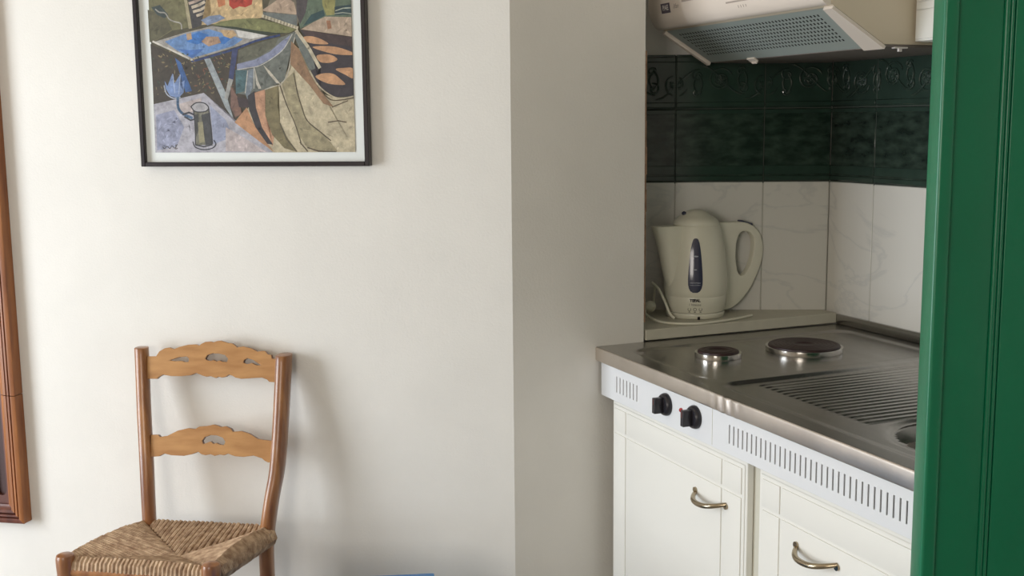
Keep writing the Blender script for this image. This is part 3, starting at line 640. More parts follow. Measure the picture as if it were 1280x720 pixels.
PIC = [["p",[80,75,56],[[-0.8938,1.9834],[-0.369,1.9595],[-0.3805,1.3654],[-0.9063,1.3697]]],["p",[116,112,80],[[-0.9,1.7763],[-0.8002,1.7731],[-0.7948,1.673],[-0.8416,1.6665],[-0.8933,1.6401],[-0.9005,1.6403]]],["p",[92,88,66],[[-0.9036,1.718],[-0.8589,1.7051],[-0.8415,1.6695],[-0.8933,1.6401],[-0.9031,1.6403]]],["p",[60,72,70],[[-0.8935,1.7236],[-0.8704,1.7288],[-0.8492,1.7048],[-0.8594,1.6963],[-0.8796,1.7056]]],["p",[168,158,128],[[-0.8082,1.756],[-0.8005,1.7558],[-0.7885,1.6705],[-0.7975,1.6696]]],["l",[180,176,168],[[-0.8827,1.7186],[-0.8728,1.7113],[-0.8599,1.7098],[-0.8538,1.7038],[-0.8478,1.6942],[-0.8352,1.6881],[-0.8181,1.6829],[-0.8162,1.67]],5],["p",[66,64,66],[[-0.797,1.773],[-0.7333,1.771],[-0.7409,1.6844],[-0.7637,1.6769],[-0.7885,1.6693]]],["l",[192,178,158],[[-0.7857,1.7205],[-0.7675,1.7258],[-0.7531,1.7323]],11],["l",[192,178,158],[[-0.7825,1.71],[-0.7643,1.7141],[-0.7486,1.7218]],10],["l",[192,178,158],[[-0.774,1.7004],[-0.759,1.7047],[-0.744,1.7112]],10],["l",[180,160,146],[[-0.7929,1.73],[-0.7767,1.7342],[-0.7603,1.7407]],10],["p",[198,172,130],[[-0.7396,1.7712],[-0.6043,1.7669],[-0.6027,1.6912],[-0.6741,1.685],[-0.7316,1.6795],[-0.7637,1.678],[-0.7367,1.7046]]],["p",[178,62,46],[[-0.6886,1.7524],[-0.6245,1.7504],[-0.6307,1.723],[-0.6474,1.7166],[-0.663,1.7194],[-0.6791,1.7129],[-0.6888,1.7224]]],["p",[190,120,80],[[-0.7218,1.7476],[-0.6996,1.7469],[-0.6988,1.7238],[-0.7169,1.7186]]],["p",[124,138,164],[[-0.7643,1.6897],[-0.7434,1.6984],[-0.7146,1.7011],[-0.7004,1.6927],[-0.7237,1.684],[-0.7477,1.6765]]],["p",[122,124,82],[[-0.7349,1.6773],[-0.7122,1.6849],[-0.6739,1.6896],[-0.6234,1.6906],[-0.5738,1.679],[-0.5198,1.6615],[-0.5375,1.6539],[-0.575,1.6525],[-0.6249,1.6583],[-0.675,1.6665]]],["p",[50,60,46],[[-0.7318,1.6766],[-0.6748,1.6711],[-0.6247,1.6618],[-0.5749,1.6548],[-0.5437,1.654],[-0.5876,1.6493],[-0.6377,1.654],[-0.6815,1.6632]]],["p",[160,156,150],[[-0.892,1.6401],[-0.8096,1.6605],[-0.735,1.675],[-0.6688,1.664],[-0.5908,1.6483],[-0.6771,1.6236],[-0.7926,1.5943]]],["p",[106,142,192],[[-0.8626,1.6406],[-0.8066,1.6581],[-0.745,1.6682],[-0.701,1.6544],[-0.6572,1.6417],[-0.6833,1.626],[-0.7924,1.599],[-0.8314,1.6187]]],["p",[60,118,190],[[-0.8037,1.651],[-0.7709,1.6619],[-0.7457,1.6543],[-0.7497,1.6392],[-0.779,1.6317],[-0.8044,1.6393]]],["p",[60,118,190],[[-0.7257,1.6445],[-0.698,1.6508],[-0.6889,1.6424],[-0.7054,1.6312],[-0.7276,1.6328]]],["p",[72,112,176],[[-0.828,1.6222],[-0.7991,1.6186],[-0.7603,1.6207],[-0.7804,1.6064],[-0.7924,1.599]]],["p",[170,140,116],[[-0.7523,1.6498],[-0.7204,1.649],[-0.7148,1.6343],[-0.7472,1.6263],[-0.7658,1.6384]]],["p",[188,160,122],[[-0.7158,1.6652],[-0.6815,1.6632],[-0.6725,1.6525],[-0.6888,1.6436],[-0.7063,1.6498]]],["p",[178,150,120],[[-0.8046,1.658],[-0.7916,1.6601],[-0.7899,1.6448],[-0.8029,1.6422]]],["p",[206,204,200],[[-0.6751,1.6642],[-0.6313,1.6562],[-0.5939,1.6483],[-0.6383,1.6413],[-0.6683,1.6478]]],["l",[205,200,190],[[-0.8939,1.6413],[-0.8444,1.619],[-0.7926,1.5943]],7],["l",[50,66,112],[[-0.7928,1.5908],[-0.729,1.606],[-0.6773,1.6189],[-0.6259,1.6363],[-0.5626,1.6487]],8],["p",[66,58,48],[[-0.9008,1.6356],[-0.7929,1.5885],[-0.6775,1.6154],[-0.6583,1.6185],[-0.6586,1.4778],[-0.692,1.4485],[-0.7658,1.5159],[-0.9004,1.4903]]],["s",[130,116,84],[[-0.8963,1.6236],[-0.6779,1.6072],[-0.6824,1.5135],[-0.8969,1.5046]],90],["s",[60,78,60],[[-0.8963,1.6236],[-0.6779,1.6072],[-0.6824,1.5135],[-0.8969,1.5046]],60],["s",[120,80,60],[[-0.7944,1.5861],[-0.6782,1.6014],[-0.6824,1.5135],[-0.785,1.5209]],40],["p",[60,96,152],[[-0.8376,1.6011],[-0.8227,1.589],[-0.7967,1.5199],[-0.8138,1.5166]]],["p",[156,164,168],[[-0.7603,1.596],[-0.7448,1.5981],[-0.708,1.5139],[-0.6906,1.4497],[-0.711,1.4784]]],["p",[58,66,104],[[-0.6864,1.6156],[-0.671,1.6188],[-0.6874,1.543],[-0.702,1.5315]]],["p",[160,160,156],[[-0.6986,1.5491],[-0.6873,1.5453],[-0.7037,1.4973],[-0.7125,1.5009]]],["p",[124,96,86],[[-0.6943,1.5313],[-0.6766,1.5016],[-0.6682,1.4625],[-0.6853,1.4544],[-0.6969,1.4782]]],["p",[120,142,186],[[-0.8682,1.546],[-0.8611,1.5328],[-0.8463,1.5634],[-0.8425,1.5384],[-0.8256,1.5607],[-0.8282,1.5382],[-0.8147,1.5463],[-0.819,1.5167],[-0.8341,1.5026],[-0.8559,1.5089],[-0.8667,1.5269]]],["l",[176,184,200],[[-0.8702,1.5341],[-0.8648,1.5138],[-0.8471,1.5028],[-0.8287,1.5049]],4],["l",[170,184,210],[[-0.8451,1.561],[-0.8425,1.5158]],3],["l",[170,184,210],[[-0.8257,1.5595],[-0.8322,1.5127]],3],["p",[176,174,184],[[-0.9004,1.4891],[-0.7659,1.5147],[-0.6858,1.4425],[-0.5884,1.367],[-0.9036,1.3697]]],["p",[150,154,178],[[-0.8961,1.4626],[-0.8462,1.4741],[-0.8224,1.4319],[-0.8447,1.3839],[-0.898,1.3751]]],["p",[188,176,174],[[-0.8455,1.486],[-0.773,1.5029],[-0.7742,1.4792],[-0.8142,1.4617]]],["p",[152,158,182],[[-0.7513,1.4848],[-0.7112,1.4487],[-0.694,1.4069],[-0.7465,1.3893]]],["p",[190,178,178],[[-0.7121,1.4309],[-0.6683,1.4067],[-0.6061,1.3694],[-0.715,1.3724]]],["l",[90,118,150],[[-0.8353,1.505],[-0.8354,1.4799],[-0.8232,1.4642],[-0.8003,1.4544]],11],["l",[62,62,70],[[-0.8239,1.463],[-0.8073,1.4676],[-0.7934,1.4615]],7],["l",[62,62,70],[[-0.8197,1.457],[-0.8045,1.4485],[-0.7939,1.4508]],6],["p",[116,114,100],[[-0.795,1.4794],[-0.7548,1.4789],[-0.7505,1.3881],[-0.7948,1.3872]]],["p",[66,66,68],[[-0.7752,1.4613],[-0.7516,1.467],[-0.7504,1.3893],[-0.7674,1.387],[-0.7696,1.4194]]],["p",[70,70,66],[[-0.7934,1.4615],[-0.7828,1.4638],[-0.782,1.4315],[-0.7911,1.4076]]],["p",[150,144,116],[[-0.7852,1.4435],[-0.7722,1.4446],[-0.7696,1.3955],[-0.7841,1.392]]],["p",[176,174,178],[[-0.8014,1.4819],[-0.7866,1.4912],[-0.7659,1.4898],[-0.7548,1.4789],[-0.7644,1.4695],[-0.7903,1.4698]]],["l",[48,48,56],[[-0.8014,1.4819],[-0.7866,1.4912],[-0.7659,1.4898],[-0.7548,1.4789],[-0.7644,1.4695],[-0.7903,1.4698],[-0.8014,1.4819]],4],["l",[48,48,56],[[-0.7548,1.4789],[-0.7508,1.4312],[-0.7491,1.3905]],4],["l",[48,48,56],[[-0.7953,1.4735],[-0.7924,1.4316],[-0.7946,1.3896]],4],["l",[52,52,60],[[-0.8008,1.3957],[-0.795,1.3824],[-0.7732,1.3763],[-0.7503,1.3797],[-0.7401,1.3893],[-0.7447,1.3989]],4],["l",[60,60,66],[[-0.7947,1.3884],[-0.7728,1.3835],[-0.7498,1.3881]],5],["l",[96,92,92],[[-0.8829,1.3841],[-0.8779,1.3792],[-0.871,1.3852],[-0.8634,1.3792],[-0.8577,1.3864],[-0.8502,1.3803],[-0.8431,1.3899]],3],["l",[96,92,92],[[-0.8471,1.3887],[-0.8477,1.3779],[-0.8423,1.3803]],3],["p",[196,184,156],[[-0.6781,1.4425],[-0.632,1.501],[-0.6058,1.5206],[-0.5663,1.5323],[-0.5385,1.5661],[-0.5141,1.6177],[-0.4926,1.5618],[-0.4623,1.5103],[-0.4256,1.497],[-0.3794,1.4987],[-0.3799,1.3654],[-0.591,1.3664]]],["p",[108,112,106],[[-0.6758,1.571],[-0.6635,1.6157],[-0.6008,1.6346],[-0.5503,1.6461],[-0.5174,1.6591],[-0.5371,1.6032],[-0.5546,1.5408],[-0.6058,1.5206],[-0.6571,1.5084],[-0.6786,1.5123]]],["p",[98,98,84],[[-0.6699,1.6158],[-0.6008,1.6358],[-0.5628,1.6453],[-0.5762,1.6225],[-0.6149,1.6001],[-0.6727,1.5826]]],["p",[138,144,170],[[-0.6753,1.5827],[-0.6279,1.5922],[-0.5893,1.61],[-0.557,1.6348],[-0.5339,1.6492],[-0.5514,1.6185],[-0.5773,1.5982],[-0.6223,1.577],[-0.6759,1.5686]]],["l",[196,192,186],[[-0.6759,1.5686],[-0.6478,1.5728],[-0.6159,1.578],[-0.5773,1.5982],[-0.5514,1.6185],[-0.5302,1.6503]],3],["p",[76,106,112],[[-0.6798,1.5687],[-0.6468,1.5669],[-0.6567,1.5178],[-0.6813,1.5111]]],["p",[120,130,140],[[-0.6467,1.5681],[-0.632,1.5713],[-0.6373,1.5246],[-0.6514,1.4954],[-0.6569,1.5131]]],["l",[186,184,176],[[-0.6481,1.5658],[-0.6569,1.5131]],4],["l",[186,184,176],[[-0.6313,1.5736],[-0.6336,1.5234]],4],["p",[190,184,172],[[-0.6299,1.576],[-0.6226,1.5419],[-0.6146,1.5231],[-0.6222,1.522],[-0.6279,1.5362]]],["p",[200,192,176],[[-0.6076,1.5796],[-0.5913,1.5647],[-0.5637,1.5322],[-0.5761,1.5365],[-0.5953,1.559]]],["l",[190,184,170],[[-0.6058,1.5206],[-0.5803,1.5284],[-0.5644,1.5316],[-0.5444,1.5604],[-0.5316,1.6157],[-0.5186,1.6592]],4],["p",[66,54,56],[[-0.6791,1.5028],[-0.6512,1.4989],[-0.6458,1.4776],[-0.6745,1.4792]]],["p",[130,98,84],[[-0.6905,1.4782],[-0.6701,1.4779],[-0.6682,1.4625],[-0.6852,1.4568]]],["p",[188,142,106],[[-0.6548,1.4777],[-0.6398,1.4421],[-0.6113,1.3974],[-0.587,1.3693],[-0.6241,1.3945],[-0.6884,1.4426]]],["p",[196,150,120],[[-0.634,1.5128],[-0.6058,1.5206],[-0.6073,1.4595],[-0.5867,1.4061],[-0.5916,1.3824],[-0.6174,1.43],[-0.6331,1.4775]]],["p",[58,54,58],[[-0.6509,1.506],[-0.6326,1.5175],[-0.6306,1.4774],[-0.6174,1.43],[-0.5901,1.3872],[-0.6052,1.3896],[-0.634,1.4302],[-0.6487,1.4718]]],["p",[126,116,84],[[-0.6046,1.5194],[-0.5701,1.5294],[-0.5746,1.4826],[-0.5701,1.4414],[-0.5539,1.4059],[-0.5276,1.3691],[-0.5613,1.3787],[-0.5916,1.4121],[-0.6073,1.4595]]],["p",[160,150,120],[[-0.5612,1.5339],[-0.5274,1.5636],[-0.5212,1.4995],[-0.5032,1.4466],[-0.4596,1.4111],[-0.4249,1.3709],[-0.4612,1.3676],[-0.5015,1.3784],[-0.5192,1.4056],[-0.5476,1.4823]]],["l",[92,82,66],[[-0.5664,1.5293],[-0.5507,1.4823],[-0.5323,1.4399],[-0.5201,1.3997],[-0.518,1.3879]],4],["l",[92,82,66],[[-0.5301,1.5578],[-0.522,1.5112],[-0.5121,1.476],[-0.4996,1.4442],[-0.4657,1.4158],[-0.4415,1.3963]],4],["l",[88,74,60],[[-0.5008,1.3796],[-0.4735,1.3712],[-0.4287,1.3686]],5],["l",[92,82,66],[[-0.5204,1.3927],[-0.5017,1.3713]],4],["l",[96,88,70],[[-0.5702,1.4385],[-0.5541,1.4],[-0.53,1.3714]],5],["p",[152,120,92],[[-0.5333,1.6342],[-0.5142,1.6154],[-0.4926,1.563],[-0.4645,1.5161],[-0.4313,1.4762],[-0.457,1.4846],[-0.4902,1.5281],[-0.538,1.58]]],["p",[112,118,114],[[-0.5174,1.6591],[-0.4651,1.5694],[-0.4888,1.564],[-0.5107,1.6095],[-0.5242,1.6444]]],["p",[58,52,58],[[-0.5099,1.6601],[-0.4878,1.6561],[-0.3792,1.6398],[-0.3806,1.4999],[-0.4255,1.5005],[-0.462,1.5184],[-0.4864,1.5628],[-0.4612,1.5751],[-0.4877,1.6263]]],["p",[74,58,58],[[-0.505,1.66],[-0.3792,1.6398],[-0.3793,1.6182],[-0.4213,1.6237],[-0.4945,1.6437]]],["p",[198,152,114],[[-0.5019,1.6427],[-0.4821,1.6445],[-0.4577,1.6371],[-0.4396,1.6252],[-0.4704,1.6259],[-0.4961,1.6322]]],["p",[196,150,112],[[-0.4793,1.6192],[-0.4521,1.6209],[-0.4154,1.6167],[-0.3803,1.6045],[-0.3805,1.5982],[-0.4221,1.6008],[-0.4611,1.6108]]],["p",[196,150,112],[[-0.4702,1.5983],[-0.4466,1.6013],[-0.4283,1.5974],[-0.4182,1.5881],[-0.435,1.5815],[-0.4609,1.5831]]],["p",[196,150,112],[[-0.4233,1.5652],[-0.4048,1.5683],[-0.3803,1.5667],[-0.3798,1.5437],[-0.3992,1.5521]]],["p",[196,150,112],[[-0.4745,1.5499],[-0.4544,1.5565],[-0.4298,1.5549],[-0.413,1.5431],[-0.4011,1.529],[-0.4368,1.5308],[-0.4612,1.5393]]],["l",[200,190,166],[[-0.5187,1.658],[-0.4893,1.6171],[-0.4638,1.5705]],13],["l",[196,184,158],[[-0.4889,1.5629],[-0.4678,1.5278],[-0.4377,1.5041],[-0.4133,1.4968],[-0.3812,1.501]],5],["l",[96,80,62],[[-0.4621,1.5149],[-0.4381,1.4937],[-0.4072,1.4933],[-0.3801,1.4975]],4],["l",[96,80,62],[[-0.4461,1.4402],[-0.4212,1.4435],[-0.4004,1.4398]],4],["l",[110,96,76],[[-0.435,1.4762],[-0.4262,1.4796],[-0.395,1.4908]],4],["p",[184,164,144],[[-0.5074,1.6612],[-0.4747,1.6775],[-0.4448,1.6893],[-0.3789,1.6864],[-0.3792,1.641]]],["p",[168,120,90],[[-0.4426,1.6801],[-0.4328,1.6799],[-0.4298,1.6616],[-0.4397,1.6595]]],["p",[98,114,96],[[-0.4911,1.7633],[-0.3772,1.7597],[-0.3789,1.6864],[-0.4448,1.6893],[-0.4747,1.6775],[-0.5086,1.6624],[-0.5118,1.6756]]],["p",[150,146,92],[[-0.4532,1.7621],[-0.4154,1.7609],[-0.4214,1.6932],[-0.4422,1.6915],[-0.4511,1.7167]]],["p",[48,76,80],[[-0.4802,1.6948],[-0.4491,1.7053],[-0.4459,1.6916],[-0.4746,1.6787],[-0.5022,1.6679]]],["p",[48,70,76],[[-0.4207,1.7113],[-0.3792,1.7158],[-0.3794,1.6921],[-0.4214,1.6921]]],["l",[170,176,160],[[-0.4186,1.7022],[-0.4002,1.7074],[-0.3795,1.7079]],4],["l",[170,176,160],[[-0.4213,1.6955],[-0.4005,1.6972],[-0.3799,1.6943]],3],["p",[120,112,96],[[-0.5701,1.7658],[-0.5145,1.7641],[-0.5117,1.6785],[-0.5196,1.6661],[-0.5982,1.6945]]],["p",[178,156,136],[[-0.6025,1.7096],[-0.5718,1.7271],[-0.5488,1.7424],[-0.5222,1.7245],[-0.516,1.6958],[-0.6002,1.7061]]],["p",[108,114,112],[[-0.6028,1.7039],[-0.516,1.6946],[-0.517,1.6695],[-0.6007,1.6935]]],["p",[80,74,76],[[-0.5157,1.7641],[-0.4801,1.763],[-0.4935,1.7009],[-0.5082,1.6738],[-0.5172,1.6958]]],["l",[200,190,166],[[-0.6032,1.6947],[-0.5736,1.6847],[-0.5417,1.6735],[-0.5159,1.6648]],12],["p",[196,170,130],[[-0.7478,1.9768],[-0.5861,1.9694],[-0.6012,1.7668],[-0.7396,1.7712]]],["p",[70,84,110],[[-0.881,1.9828],[-0.773,1.9779],[-0.797,1.773],[-0.9,1.7763]]],["p",[96,110,80],[[-0.5492,1.9677],[-0.3708,1.9596],[-0.3772,1.7597],[-0.5577,1.7654]]],["p",[150,80,60],[[-0.7136,1.9074],[-0.6448,1.9046],[-0.6622,1.8031],[-0.7125,1.8048]]]]
pic = empty('framed_picture', 'L', (-0.642, 0, 1.335), 'cubist style painting print with white mount in a thin dark frame on the wall', 'picture')
PO = (-0.642, 0, 1.335)
L0, R0, B0, T0 = -0.938, -0.343, 1.335, 2.14
bm = bmesh.new(); fwid = 0.011
for a, b in (((L0, B0), (L0+fwid, T0)), ((R0-fwid, B0), (R0, T0)), ((L0+fwid, B0), (R0-fwid, B0+fwid)), ((L0+fwid, T0-fwid), (R0-fwid, T0))):
    box(bm, (a[0], -0.024, a[1]), (b[0], -0.0005, b[1]), 0.0012, 1)
mesh('frame', bm, PFRAME, 'L', pic, PO)
bm = bmesh.new(); box(bm, (L0+fwid, -0.011, B0+fwid), (R0-fwid, -0.001, T0-fwid)); mesh('mount', bm, MATB, 'L', pic, PO, False)
PRM = bpy.data.materials.new('printed_painting'); PRM.use_nodes = True
nt = PRM.node_tree; bs = nt.nodes['Principled BSDF']; bs.inputs['Roughness'].default_value = 0.55
at_ = nt.nodes.new('ShaderNodeAttribute'); at_.attribute_name = 'paint'
tc = nt.nodes.new('ShaderNodeTexCoord'); nz = nt.nodes.new('ShaderNodeTexNoise'); nz.inputs['Scale'].default_value = 55; nz.inputs['Detail'].default_value = 8; nz.inputs['Roughness'].default_value = 0.7
nt.links.new(tc.outputs['Object'], nz.inputs[0])
mr = nt.nodes.new('ShaderNodeMapRange'); mr.inputs['From Min'].default_value = 0.3; mr.inputs['From Max'].default_value = 0.7; mr.inputs['To Min'].default_value = 0.50; mr.inputs['To Max'].default_value = 1.12
nt.links.new(nz.outputs[0], mr.inputs['Value'])
vm = nt.nodes.new('ShaderNodeVectorMath'); vm.operation = 'SCALE'; nt.links.new(at_.outputs['Color'], vm.inputs[0]); nt.links.new(mr.outputs[0], vm.inputs['Scale']); nt.links.new(vm.outputs[0], bs.inputs['Base Color'])
bm = bmesh.new(); cl = bm.loops.layers.float_color.new('paint')
rnd = random.Random(3)
layer = [0]
PL, PR, PB = -0.9035, -0.380, 1.3685; PT = T0-fwid-0.035
def clampq(p): return (min(max(p[0], PL), PR), min(max(p[1], PB), PT))
def flat(pts, col, amp=1.0):
    pts = [clampq(p) for p in pts]
    q = []
    for p in pts:
        if not q or (abs(p[0]-q[-1][0])+abs(p[1]-q[-1][1])) > 1e-5: q.append(p)
    if len(q) > 1 and abs(q[0][0]-q[-1][0])+abs(q[0][1]-q[-1][1]) < 1e-5: q.pop()
    if len(q) < 3: return
    ar = sum(q[i][0]*q[(i+1) % len(q)][1]-q[(i+1) % len(q)][0]*q[i][1] for i in range(len(q)))
    if abs(ar) < 1e-8: return
    if ar < 0: q = q[::-1]
    y = -0.0115-0.000012*layer[0]
    try: f = bm.faces.new([bm.verts.new((p[0], y, p[1])) for p in q])
    except ValueError: return
    c = srgb(col)
    r = bmesh.ops.triangulate(bm, faces=[f])
    for g_ in r['faces']:
        for lp in g_.loops: lp[cl] = (c[0]*amp, c[1]*amp, c[2]*amp, 1)
def inside(p, poly):
    c = False; n_ = len(poly)
    for i in range(n_):
        a, b = poly[i], poly[(i+1) % n_]
        if (a[1] > p[1]) != (b[1] > p[1]) and p[0] < (b[0]-a[0])*(p[1]-a[1])/(b[1]-a[1])+a[0]: c = not c
    return c
PXM = 0.00064
for it in PIC:
    layer[0] += 1; k, c = it[0], it[1]
    if k == 'p':
        pts = it[2]
        if tuple(c) in ((196, 150, 112), (198, 152, 114), (176, 174, 178)): pts = [tuple(q_) for q_ in refine(pts, 4)]
        flat(pts, c)
        # brush dabs give the painted look
        xs = [p[0] for p in pts]; zs = [p[1] for p in pts]
        ar = abs(sum(pts[i][0]*pts[(i+1) % len(pts)][1]-pts[(i+1) % len(pts)][0]*pts[i][1] for i in range(len(pts))))/2
        layer[0] += 1
        for _ in range(int(min(60, ar*9000))):
            p = (rnd.uniform(min(xs), max(xs)), rnd.uniform(min(zs), max(zs)))
            if not (PL < p[0] < PR and PB < p[1] < 1.76): continue
            a = rnd.uniform(0, PI); ln = rnd.uniform(0.004, 0.012); wd = rnd.uniform(0.0012, 0.0035)
            e1 = (math.cos(a)*ln, math.sin(a)*ln); e2 = (-math.sin(a)*wd, math.cos(a)*wd)
            q = [(p[0]+e1[0], p[1]+e1[1]), (p[0]+e2[0], p[1]+e2[1]), (p[0]-e1[0], p[1]-e1[1]), (p[0]-e2[0], p[1]-e2[1])]
            if all(inside(t, pts) for t in q): flat(q, c, rnd.choice((0.72, 0.85, 1.15, 1.3)))
    elif k == 'l':
        pts = [Vector((q_.x, q_.y)) for q_ in cr([(p[0], p[1], 0) for p in it[2]], 4)] if len(it[2]) > 3 else [Vector(p) for p in it[2]]
        wdt = it[3]*PXM/2
        for a, b in zip(pts, pts[1:]):
            d = (b-a); 
            if d.length < 1e-6: continue
            d.normalize(); nn = Vector((-d.y, d.x))*wdt; e = d*wdt*0.5
            flat([a-e-nn, b+e-nn, b+e+nn, a-e+nn], c)
    elif k == 's':
        pts = it[2]; xs = [p[0] for p in pts]; zs = [p[1] for p in pts]
        for _ in range(it[3]):
            p = (rnd.uniform(min(xs), max(xs)), rnd.uniform(min(zs), max(zs))); a = rnd.uniform(0, PI); ln = rnd.uniform(0.002, 0.007); wd = rnd.uniform(0.001, 0.0022)
            if not inside(p, pts): continue
            e1 = (math.cos(a)*ln, math.sin(a)*ln); e2 = (-math.sin(a)*wd, math.cos(a)*wd)
            flat([(p[0]+e1[0], p[1]+e1[1]), (p[0]+e2[0], p[1]+e2[1]), (p[0]-e1[0], p[1]-e1[1]), (p[0]-e2[0], p[1]-e2[1])], c, rnd.uniform(0.8, 1.25))
bmesh.ops.triangulate(bm, faces=bm.faces)
bm.normal_update()
for f in bm.faces:
    if f.normal.y > 0: f.normal_flip()
mesh('print', bm, PRM, 'L', pic, PO, False, False)

# ---------------------------------------------------------------- wooden frame at the left edge
wf = empty('wooden_frame', 'L', (-1.62, 0, 0.385), 'brown moulded wooden frame with dark inner panel at the left end of the wall', 'wooden frame')
WO = (-1.62, 0, 0.385)
FR_, FB_, FT_, FLf = -1.331, 0.385, 2.25, -1.93
ridge = [(0.0, 0.0), (0.0, 0.034), (0.003, 0.036), (0.013, 0.036), (0.0145, 0.026), (0.0165, 0.026), (0.018, 0.035), (0.023, 0.035), (0.0245, 0.023), (0.0265, 0.023), (0.028, 0.033), (0.036, 0.033), (0.040, 0.027), (0.048, 0.024), (0.048, 0.0)]
def vert_mould(z0_, z1_, mirror=False, miter0=True, miter1=True, z_base=None):
    bm = bmesh.new()
    A1, B1 = [], []
    for d, h in ridge:
        s_ = (FLf+d) if mirror else (FR_-d)
        A1.append(bm.verts.new((s_, -h-0.0005, z0_+(d if miter0 else 0)))); B1.append(bm.verts.new((s_, -h-0.0005, z1_-(d if miter1 else 0))))
    n_ = len(ridge)
    for i in range(n_-1): bm.faces.new((A1[i], B1[i], B1[i+1], A1[i+1]))
    bm.faces.new(A1); bm.faces.new(B1[::-1]); bm.faces.new((A1[0], A1[-1], B1[-1], B1[0])); return bm
mesh('frame_moulding', vert_mould(FB_, 0.7345, miter1=False), FRAMEW, 'L', wf, WO)
mesh('frame_moulding', vert_mould(0.7365, FT_, miter0=False), FRAMEW, 'L', wf, WO)
mesh('frame_moulding', vert_mould(FB_, FT_, True), FRAMEW, 'L', wf, WO)
for zz_, sg in ((FB_, 1), (FT_, -1)):
    bm = bmesh.new(); A1, B1 = [], []
    for d, h in ridge:
        A1.append(bm.verts.new((FLf+d, -h-0.0005, zz_+sg*d))); B1.append(bm.verts.new((FR_-d, -h-0.0005, zz_+sg*d)))
    for i in range(len(ridge)-1): bm.faces.new((A1[i], B1[i], B1[i+1], A1[i+1]))
    bm.faces.new(A1); bm.faces.new(B1[::-1]); bm.faces.new((A1[0], A1[-1], B1[-1], B1[0])); mesh('frame_moulding', bm, FRAMED, 'L', wf, WO)
# inner panel with tall round-ended slots
def slot_loop(c, hw, z0_, z1_, y):
    L = [Vector((c+hw*math.cos(PI+PI*i/12), y, z0_+hw+hw*math.sin(PI+PI*i/12))) for i in range(13)]
    return L + [Vector((c+hw*math.cos(PI*i/12), y, z1_-hw+hw*math.sin(PI*i/12))) for i in range(13)]
y = -0.016; a, b = FLf+0.048, FR_-0.048
outer = [Vector((a, y, FB_+0.048)), Vector((b, y, FB_+0.048)), Vector((b, y, FT_-0.048)), Vector((a, y, FT_-0.048))]
hs = [slot_loop(b-0.026-0.0, 0.016, FB_+0.070, FT_-0.1, y), slot_loop(b-0.075, 0.016, FB_+0.070, FT_-0.1, y)]
k = b-0.075-0.049
while k > a+0.03: hs.append(slot_loop(k, 0.016, FB_+0.070, FT_-0.1, y)); k -= 0.049
mesh('slotted_panel', holed(outer, hs, Vector((0, 0.009, 0))), FRAMED, 'L', wf, WO)
bm = bmesh.new(); box(bm, (a, -0.0065, FB_+0.048), (b, -0.001, FT_-0.048)); mesh('back_panel', bm, mat('very_dark_wood', (58, 28, 24), 0.5), 'L', wf, WO, False)

# ---------------------------------------------------------------- chair
CO = Vector((-0.81, 2.63, 0))
ch = empty('rush_seat_chair', 'W', CO, 'brown wooden chair with carved ladder back and woven rush seat against the wall', 'chair')
def cm(name, bm, m, sm=True, parent=None): return mesh(name, bm, m, 'W', parent or ch, CO if parent is None else (0, 0, 0), sm)
LAT = Vector((0.9863, -0.165, 0)); DEP = Vector((0.165, 0.9863, 0))
def post(pts, tops, ws, ds):
    bm = bmesh.new(); P = [Vector(p) for p in pts]
    fine = cr(P, 4); n_ = len(fine)
    def ip(arr, i):
        x_ = i/(n_-1)*(len(arr)-1); j = min(int(x_), len(arr)-2); return arr[j]+(arr[j+1]-arr[j])*(x_-j)
    w_ = [ip(ws, i) for i in range(n_)]; d_ = [ip(ds, i) for i in range(n_)]
    top_ = fine[0]; up = (fine[0]-fine[1]).normalized()
    caps = [top_+up*0.0022, top_+up*0.0016]
    fine = caps+fine; w_ = [w_[0]*0.90, w_[0]*0.97]+w_; d_ = [d_[0]*0.90, d_[0]*0.97]+d_
    sweep(bm, fine, w_, d_, LAT, DEP); return bm
rp = DATA['rpost'] + [[-0.6165, 2.722, 0.36], [-0.617, 2.730, 0.2], [-0.615, 2.745, 0.0]]
lp = DATA['lpost'] + [[-0.9235, 2.782, 0.36], [-0.926, 2.790, 0.2], [-0.930, 2.803, 0.0]]
cm('back_post', post(rp, 0, [0.0185, 0.018, 0.0175, 0.017, 0.0165, 0.016], [0.027, 0.026, 0.025, 0.024, 0.024, 0.021]), POSTW)
cm('back_post', post(lp, 0, [0.0165, 0.0165, 0.0165, 0.016, 0.016, 0.016], [0.018, 0.018, 0.018, 0.018, 0.018, 0.018]), POSTW)
for key in ('top_rail', 'low_rail'):
    d = DATA[key]; n_ = Vector(d['n']).normalized()
    bm = holed([Vector(p) for p in d['o']], [[Vector(p) for p in h_] for h_ in d['h']], -n_*0.011)
    bmesh.ops.recalc_face_normals(bm, faces=bm.faces)
    be = [e for e in bm.edges if len(e.link_faces) == 2 and e.calc_face_angle(0) > 1.2]
    bmesh.ops.bevel(bm, geom=be, offset=0.0010, segments=2, affect='EDGES', clamp_overlap=True)
    bm.normal_update()
    for f in bm.faces:
        if abs(f.normal.dot(n_)) < 0.5: f.material_index = 1
    cm('back_rail', bm, [HONEY, RAILE])
ZS = 0.440
BL, BR, FRc, FLc = Vector((-0.925, 2.780, ZS)), Vector((-0.612, 2.728, ZS)), Vector((-0.688, 2.472, ZS)), Vector((-1.032, 2.537, ZS))
